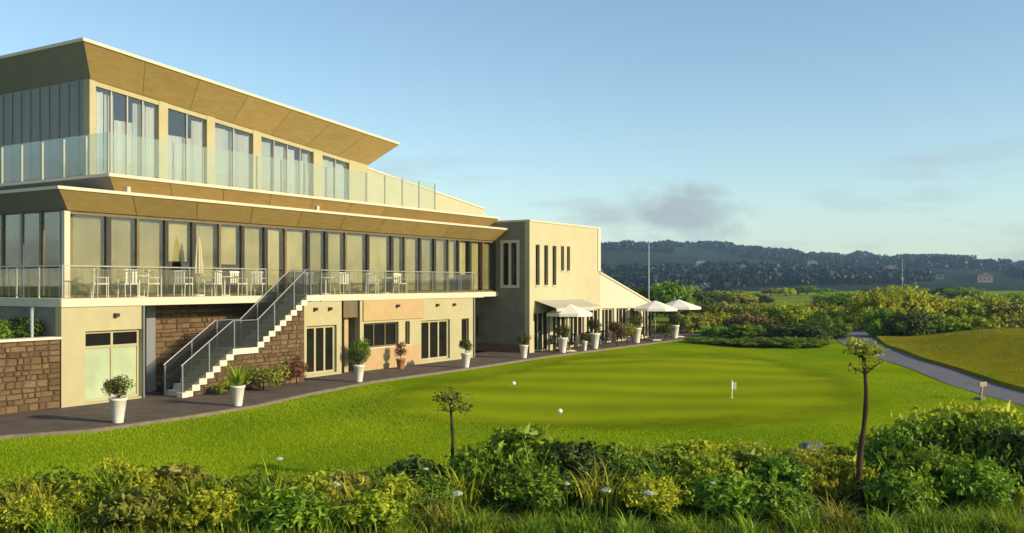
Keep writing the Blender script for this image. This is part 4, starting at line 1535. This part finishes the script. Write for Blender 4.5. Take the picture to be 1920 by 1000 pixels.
# ------------------------------------------------------------------ things on the grass
fl = empty('hole_flag', (7.52, 31.9, float(gh(7.52, 31.9))))
tag(fl, 'short white practice flag standing in the putting green', 'flag')
MB().tube([(0, 0, 0), (0, 0, .62)], .014, 8).build('pin', M['ball'], fl)
fb = MB()
for k in range(5):
    a, b_ = k / 5, (k + 1) / 5
    fb.quad((.012 + .13 * a, .03 * math.sin(a * 5), .30), (.012 + .13 * b_, .03 * math.sin(b_ * 5), .30), (.012 + .13 * b_, .03 * math.sin(b_ * 5), .55), (.012 + .13 * a, .03 * math.sin(a * 5), .55))
fb.build('cloth', M['ball'], fl)
MB().lathe([(0, .012), (.054, .012), (.06, .018), (.05, .02)], 16).build('cup', M['ball'], fl)


def marker(x, y, lb):
    r = empty('tee_marker', (x, y, float(gh(x, y))))
    tag(r, lb, 'marker', 'white markers on the grass')
    MB().lathe([(0, -.1), (.012, -.1), (.012, .06)], 8).build('spike', M['grey_metal'], r)
    pr_ = [(max(.001, .105 * math.sin(math.pi * k / 10)), .14 - .1 * math.cos(math.pi * k / 10)) for k in range(11)]
    MB().lathe([(a * .72, .045 + b * .72) for a, b in pr_], 18).build('ball', M['ball'], r, True)


marker(.06, 34.5, 'white ball marker on the far side of the green near the building')
marker(1.44, 28.0, 'white ball marker on the near left part of the green')
sp = empty('marker_post', (15.75, 31.4, float(gh(15.75, 31.4))), .4)
tag(sp, 'small weathered timber marker post beside the path', 'post')
MB().tube([(0, 0, -.05), (.10, 0, .52)], .04, 8).build('post', M['timber'], sp)
MB().bbox(-.06, .30, -.03, .03, .44, .60, .01).build('board', M['timber'], sp)
MB().bbox(-.14, .12, -.14, .14, 0, .09, .02).build('base', M['rock'], sp)

rk_ = MB()
rr_ = random.Random(13)
for i in range(9):
    th = math.pi * i / 8
    for j in range(14):
        ph = 2 * math.pi * j / 14
        d_ = Vector((math.sin(th) * math.cos(ph), math.sin(th) * math.sin(ph), math.cos(th)))
        k_ = 1 + .28 * noise.noise(d_ * 1.6 + Vector((3, 1, 7))) + .1 * noise.noise(d_ * 5)
        rk_.v.append((d_.x * .48 * k_, d_.y * .38 * k_, .16 + d_.z * .34 * k_))
for i in range(8):
    for j in range(14):
        a = i * 14 + j; b_ = i * 14 + (j + 1) % 14
        rk_.f.append((a, b_, b_ + 14, a + 14))
ro = rk_.build('boulder', M['rock'])
ro.location = (6.75, 20.9, float(gh(6.75, 20.9)) - .08)
tag(ro, 'rounded grey boulder at the near edge of the lawn', 'rock')

# ------------------------------------------------------------------ two young trees
def young_tree(x, y, h, lean, label, seed, crown_r, leafm, nleaf, trunk_r):
    rg = random.Random(seed)
    nr = np.random.default_rng(seed)
    r = empty('young_tree', (x, y, float(gh(x, y))))
    tag(r, label, 'tree', 'young trees in the planting bed')
    mb = MB()
    pts, rad = [], []
    n = 9
    for k in range(n + 1):
        f = k / n
        pts.append(Vector((lean * h * f + .014 * h * math.sin(f * 7 + seed), .014 * h * math.sin(f * 5 + 1), h * f - .05)))
        rad.append(trunk_r * (1 - .45 * f) * (1 + .14 * math.sin(k * 2.3)))
    mb.tube(pts, rad, 10)
    mb.build('trunk', M['bark'], r, True)
    br = MB()
    tips = []
    for k in range(11):
        a = 2 * math.pi * k / 11 + rg.uniform(-.3, .3)
        s = pts[rg.choice((8, 9, 9, 9))]
        ln_ = crown_r * rg.uniform(.6, 1.1)
        el = rg.uniform(.05, .9)
        e_ = s + Vector((math.cos(a) * ln_ * math.cos(el), math.sin(a) * ln_ * math.cos(el), ln_ * math.sin(el)))
        mid = s.lerp(e_, .5) + Vector((0, 0, .08 * ln_))
        br.tube([s, mid, e_], [trunk_r * .26, trunk_r * .14, trunk_r * .05], 5)
        tips += [(mid, .5), (e_, 1)]
        for q in range(5):
            s2 = s.lerp(e_, rg.uniform(.4, .9))
            e2 = s2 + Vector((rg.uniform(-1, 1), rg.uniform(-1, 1), rg.uniform(0, 1))) * ln_ * .45
            br.tube([s2, e2], [trunk_r * .13, trunk_r * .04], 4)
            tips.append((e2, 1))
    br.build('branches', M['bark'], r)
    c = np.array([t[0][:] for t in tips])
    idx = nr.integers(0, len(c), nleaf)
    p = c[idx] + nr.normal(0, crown_r * .10, (nleaf, 3))
    v = leaves(nr, p, nr.normal(0, 1, (nleaf, 3)) + np.array([[0, 0, .5]]), .085, .5)
    obj('crown', arr_mesh('crown', v, 4, M[leafm], nr.uniform(0, 1, nleaf)), r)


young_tree(-1.18, 18.3, 1.62, .0, 'thin young tree with sparse olive twigs left of the dark shrub', 4, .42, 'leaf_olive', 300, .045)
young_tree(6.02, 16.1, 2.72, .02, 'taller dark-trunked young tree with lime leaf tufts on the right', 9, .4, 'leaf_lime', 340, .06)

# ------------------------------------------------------------------ foreground border
leaf_protos = [crown_raw(200 + k, .62, .44, .42, nc, cr, nl, sz, M['leaf_mid'], flat_bottom=.4, hollow=.3, width=wd, shoots=sh)
               for k, (nc, cr, nl, sz, wd, sh) in enumerate([(40, .2, 3600, .10, .45, 80), (26, .22, 1500, .17, .40, 70), (34, .2, 2200, .13, .5, 110), (22, .2, 1100, .22, .32, 90), (44, .19, 3000, .11, .55, 90)])]
fstem = [stem_mesh('stem', random.Random(90 + k), .5, .02, 8, .4) for k in range(3)]
strap_protos = []
for k in range(4):
    rg = np.random.default_rng(300 + k)
    v, t_ = straps(rg, (0, 0, 0), 95 + 15 * k, .85, .036, .5, 1.5 + .2 * k, 6, 1.0)
    strap_protos.append(arr_mesh('leaves', v, 4, M['strap'], t_))


def set_mat(o, mm):
    o.material_slots[0].link = 'OBJECT'
    o.material_slots[0].material = M[mm]


def front_shrub(name, u, y, w, h, mm, k):
    x = (u - 960) / 1750 * y
    r = empty(name, (x, y, float(gh(x, y)) + .01), k * 1.7)
    f = obj('foliage', leaf_protos[k % 5], r, scale=(w / 1.5, w / 1.5, h / 1.02)); set_mat(f, mm)
    obj('stem', fstem[k % 3], r, scale=(w * .8, w * .8, h))
    return r


def group_front(spec, name, mm, text, cat, group):
    mm = mm if isinstance(mm, tuple) else (mm,)
    o_ = [front_shrub(name, u, y, w, h, mm[k % len(mm)], k) for k, (u, y, w, h) in enumerate(spec)]
    ordinal_labels(o_, text, cat, group)


group_front([(715, 16.7, 1.2, .62), (780, 16.9, 1.2, .72), (905, 16.9, 1.3, .95), (985, 17.3, 1.6, 1.15), (1065, 16.8, 1.5, 1.05), (1000, 15.9, 1.5, .8), (1140, 17.2, 1.3, .85)], 'dark_border_shrub', ('leaf_mid', 'leaf_dark', 'leaf_mid'),
            '{} green shrub[] in the mound around the thin young tree', 'shrub', 'dark shrubs around the thin tree')
group_front([(1700, 17.4, 1.5, 1.3), (1775, 17.8, 1.6, 1.4), (1855, 17.2, 1.5, 1.42), (1905, 16.6, 1.3, 1.25), (1745, 16.4, 1.3, 1.0), (1830, 15.9, 1.4, .95), (1690, 15.6, 1.1, .75)],
            'tall_border_shrub', ('leaf_mid', 'leaf_mid', 'leaf_mid', 'leaf_dark'), '{} tall green shrub[] in the right corner of the border', 'shrub', 'tall dark shrubs at the right')
group_front([(1665, 18.3, 1.2, 1.15), (1730, 18.6, 1.3, 1.35), (1800, 18.9, 1.3, 1.45), (1870, 18.4, 1.3, 1.4)], 'sunlit_border_shrub', 'leaf_lime',
            '{} sunlit shrub[] behind the tall green shrubs at right', 'shrub', 'sunlit shrubs at the right')
group_front([(1190, 16.6, 1.3, .8), (1260, 17.2, 1.3, .8), (1330, 16.6, 1.3, .85), (1400, 17.3, 1.3, .8), (1465, 16.5, 1.2, .85), (1225, 15.5, 1.2, .7), (1360, 15.5, 1.3, .7), (1450, 15.3, 1.2, .6)],
            'green_border_shrub', ('leaf_mid', 'leaf_mid', 'leaf_lime'), '{} mid green shrub[] between the two young trees', 'shrub', 'green shrubs between the young trees')
group_front([(1510, 17.6, 1.3, .85), (1565, 18.0, 1.1, .8), (1535, 16.6, 1.2, .75), (1590, 16.6, 1.0, .8)], 'lime_border_shrub', 'leaf_gold',
            '{} bright lime shrub[] left of the taller young tree', 'shrub', 'lime shrubs left of the taller tree')
group_front([(25, 15.4, 1.2, .72), (105, 15.8, 1.2, .72), (180, 15.3, 1.1, .7), (335, 15.9, 1.2, .78), (415, 15.5, 1.2, .72), (490, 15.9, 1.1, .7), (575, 15.4, 1.2, .72),
             (650, 15.8, 1.2, .7), (730, 15.4, 1.1, .66), (805, 15.7, 1.1, .66), (60, 14.5, 1.1, .6), (250, 14.6, 1.1, .66), (390, 14.6, 1.1, .6), (540, 14.6, 1.2, .62), (700, 14.6, 1.1, .58)],
            'left_border_shrub', ('leaf_lime', 'leaf_mid', 'leaf_lime', 'leaf_olive'), '{} low leafy shrub[] in the left half of the border', 'shrub', 'leafy shrubs in the left border')
group_front([(215, 15.7, .8, 1.0), (262, 15.2, .9, .85)], 'golden_border_shrub', 'leaf_gold',
            '{} upright golden shrub[] poking above the left border', 'shrub', 'golden shrubs in the left border')
group_front([(1225, 18.9, 1.3, .62), (1310, 19.2, 1.4, .66), (1395, 19.4, 1.3, .62), (1150, 18.6, 1.2, .6), (1065, 18.4, 1.2, .62), (1460, 19.6, 1.2, .5)], 'edging_shrub', 'leaf_lime',
            '{} low lime plant[] along the near lawn edge', 'plant', 'low plants along the lawn edge')

st_spec = [(30, 14.6, .8), (110, 14.3, .75), (195, 14.7, .9), (300, 14.5, .85), (375, 14.8, .8), (455, 14.4, .85), (530, 14.9, .95), (610, 14.5, .85), (680, 14.8, .8),
           (740, 14.3, .7), (825, 14.8, .95), (900, 14.4, .8), (1000, 14.2, .65), (1090, 14.4, .7), (1180, 14.2, .7), (1290, 14.3, .7), (1400, 14.2, .65), (1500, 14.4, .75),
           (1570, 14.7, .8), (1660, 14.3, .7), (1740, 14.4, .75), (1820, 14.5, .7), (1890, 14.3, .7)]
sts = []
for k, (u, y, s) in enumerate(st_spec):
    x = (u - 960) / 1750 * y
    r = empty('strap_leaf_clump', (x, y, float(gh(x, y)) + .01), k * .9)
    f = obj('leaves', strap_protos[k % 4], r, scale=(s, s, s))
    set_mat(f, 'strap_gold' if k in (0, 2, 3, 6, 10, 18) else 'strap')
    MB().lathe([(0, 0), (.07 * s, 0), (.05 * s, .09 * s), (0, .1 * s)], 8).build('crown_base', M['leaf_olive'], r)
    sts.append(r)
ordinal_labels(sts, '{} arching strap-leaved clump[] in the front row of the border', 'plant', 'strap-leaved clumps in the front row')

fr_sp = [(70, 15.0, .95), (225, 15.1, 1.15), (365, 15.2, 1.0), (500, 15.2, 1.05), (640, 15.1, .95), (760, 15.2, .9), (860, 16.0, .95), (1010, 16.4, 1.1), (1120, 16.0, 1.0),
         (1240, 16.3, 1.0), (1350, 17.6, 1.05), (1450, 17.2, 1.05), (1545, 17.3, 1.1), (1690, 16.6, 1.15), (1760, 17.0, 1.35), (1840, 16.6, 1.3), (1900, 17.4, 1.5)]
frs = []
for k, (u, y, s) in enumerate(fr_sp):
    x = (u - 960) / 1750 * y
    r = empty('arching_frond_plant', (x, y, float(gh(x, y)) + .01), k * 1.1)
    f = obj('leaves', strap_protos[(k + 1) % 4], r, scale=(s * 1.05, s * 1.05, s * 1.3))
    set_mat(f, ('strap_gold', 'strap', 'leaf_lime', 'strap')[k % 4])
    MB().lathe([(0, 0), (.07 * s, 0), (.05 * s, .09 * s), (0, .1 * s)], 8).build('crown_base', M['leaf_olive'], r)
    frs.append(r)
ordinal_labels(frs, '{} tall arching frond plant[] rising among the border shrubs', 'plant', 'frond plants among the border shrubs')

# white flower heads on stalks
petal = []
rg = np.random.default_rng(500)
d = norm(rg.normal(0, 1, (130, 3))); d[:, 2] = np.abs(d[:, 2]) * .8 + d[:, 2] * .2
pv = leaves(rg, d * .085, d, .05, .5, .4)
pet_me = arr_mesh('petals', pv, 4, M['flower'], rg.uniform(0, 1, 130))
fls = []
for k, (u, y, h, s) in enumerate([(520, 15.9, .92, .75), (628, 15.0, .66, .9), (855, 14.7, .60, 1.0), (795, 16.3, .66, .6), (1135, 14.7, .66, 1.0), (1215, 14.6, .64, 1.1),
                                  (1060, 15.0, .7, .6), (1335, 15.0, .70, .6), (1795, 19.2, 1.14, 1.2)]):
    x = (u - 960) / 1750 * y
    r = empty('white_flower', (x, y, float(gh(x, y)) + .01))
    MB().tube([(0, 0, 0), (.03, .02, h * .6), (.02, .03, h)], .009, 6).build('stalk', M['strap'], r)
    obj('petals', pet_me, r, (.02, .03, h), k, (s, s * .9, s * .6))
    fls.append(r)
ordinal_labels(fls, '{} white round flower head[] standing in the border', 'flower', 'white flower heads in the border')

# turf blades of the nearer lawn
rg = np.random.default_rng(610)
nb = 420000
yy = 16.5 + (rg.uniform(0, 1, nb) ** 1.35) * 21.0
xx = rg.uniform(-.60, .60, nb) * yy
tt = (xx - P0.x) * DX + (yy - P0.y) * DY
oo = (xx - P0.x) * DY - (yy - P0.y) * DX
eo = np.interp(tt, [q[0] for q in edge], [q[1] for q in edge]) + .14
pxs = np.interp(yy, [q[0].y for q in path_line], [q[0].x for q in path_line])
gx, gy = (xx - 4.6) / 9.6, (yy - 37.5) / 13.0
keep = (oo > eo) & (xx < pxs - 1.0) & (gx * gx + gy * gy > .9 + .25 * rg.uniform(0, 1, nb))
xx, yy = xx[keep], yy[keep]
nb = len(xx)
zz = gh(xx, yy)
hh = rg.uniform(.02, .05, nb) * (1 + .6 * (yy < 20))
az = rg.uniform(0, 6.283, nb)
wd = .007 + .0004 * (yy - 16)
ca, sa = np.cos(az) * wd, np.sin(az) * wd
lx, ly = rg.normal(0, .018, nb), rg.normal(0, .018, nb)
v = np.empty((nb, 3, 3))
v[:, 0] = np.stack([xx - ca, yy - sa, zz], 1)
v[:, 1] = np.stack([xx + ca, yy + sa, zz], 1)
v[:, 2] = np.stack([xx + lx, yy + ly, zz + hh], 1)
tint = np.clip(rg.uniform(0, 1, nb) * .6 + .4 * (np.sin(xx * .9 + 2) * np.sin(yy * .7) * .5 + .5), 0, 1)
tag(obj('lawn_grass', arr_mesh('lawn_grass', v.reshape(-1, 3), 3, M['blade'], tint)), 'short mown green grass of the near lawn', 'grass', kind='stuff')

# ground cover between them: uncountable
rg = np.random.default_rng(600)
vs, ts = [], []
n = 0
while n < 3600:
    y = rg.uniform(11.2, 19.5); x = rg.uniform(-.60, .60) * y
    lim = 17.0 + 3.0 * float(sstep(-1, 6, x))
    if y > lim: continue
    h = rg.uniform(.14, .34) if y > 13.8 else rg.uniform(.2, .42)
    v, t_ = straps(rg, (x, y, float(gh(x, y))), 11, h, .016, .35, 1.2, 3, 1.1)
    vs.append(v); ts.append(np.clip(t_ * .6 + rg.uniform(0, .4), 0, 1))
    n += 1
tag(obj('ground_cover', arr_mesh('ground_cover', np.concatenate(vs), 4, M['cover'], np.concatenate(ts))),
    'low grassy ground cover filling the foreground border', 'ground cover', kind='stuff')

# ------------------------------------------------------------------ air
hz = MB().box(-1500, 2400, -60, 2600, -12, 125).build('haze', None)
hm = bpy.data.materials.new('haze_air')
hm.use_nodes = True
ht = hm.node_tree
ht.nodes.clear()
ho = N(ht, 'ShaderNodeOutputMaterial')
hv = N(ht, 'ShaderNodeVolumePrincipled')
hv.inputs['Color'].default_value = (0.42, 0.68, 1.0, 1)
hv.inputs['Density'].default_value = 0.0002
hv.inputs['Anisotropy'].default_value = 0.0
L(ht, hv, 0, ho, 'Volume')
hz.data.materials.append(hm)
tag(hz, kind='stuff')
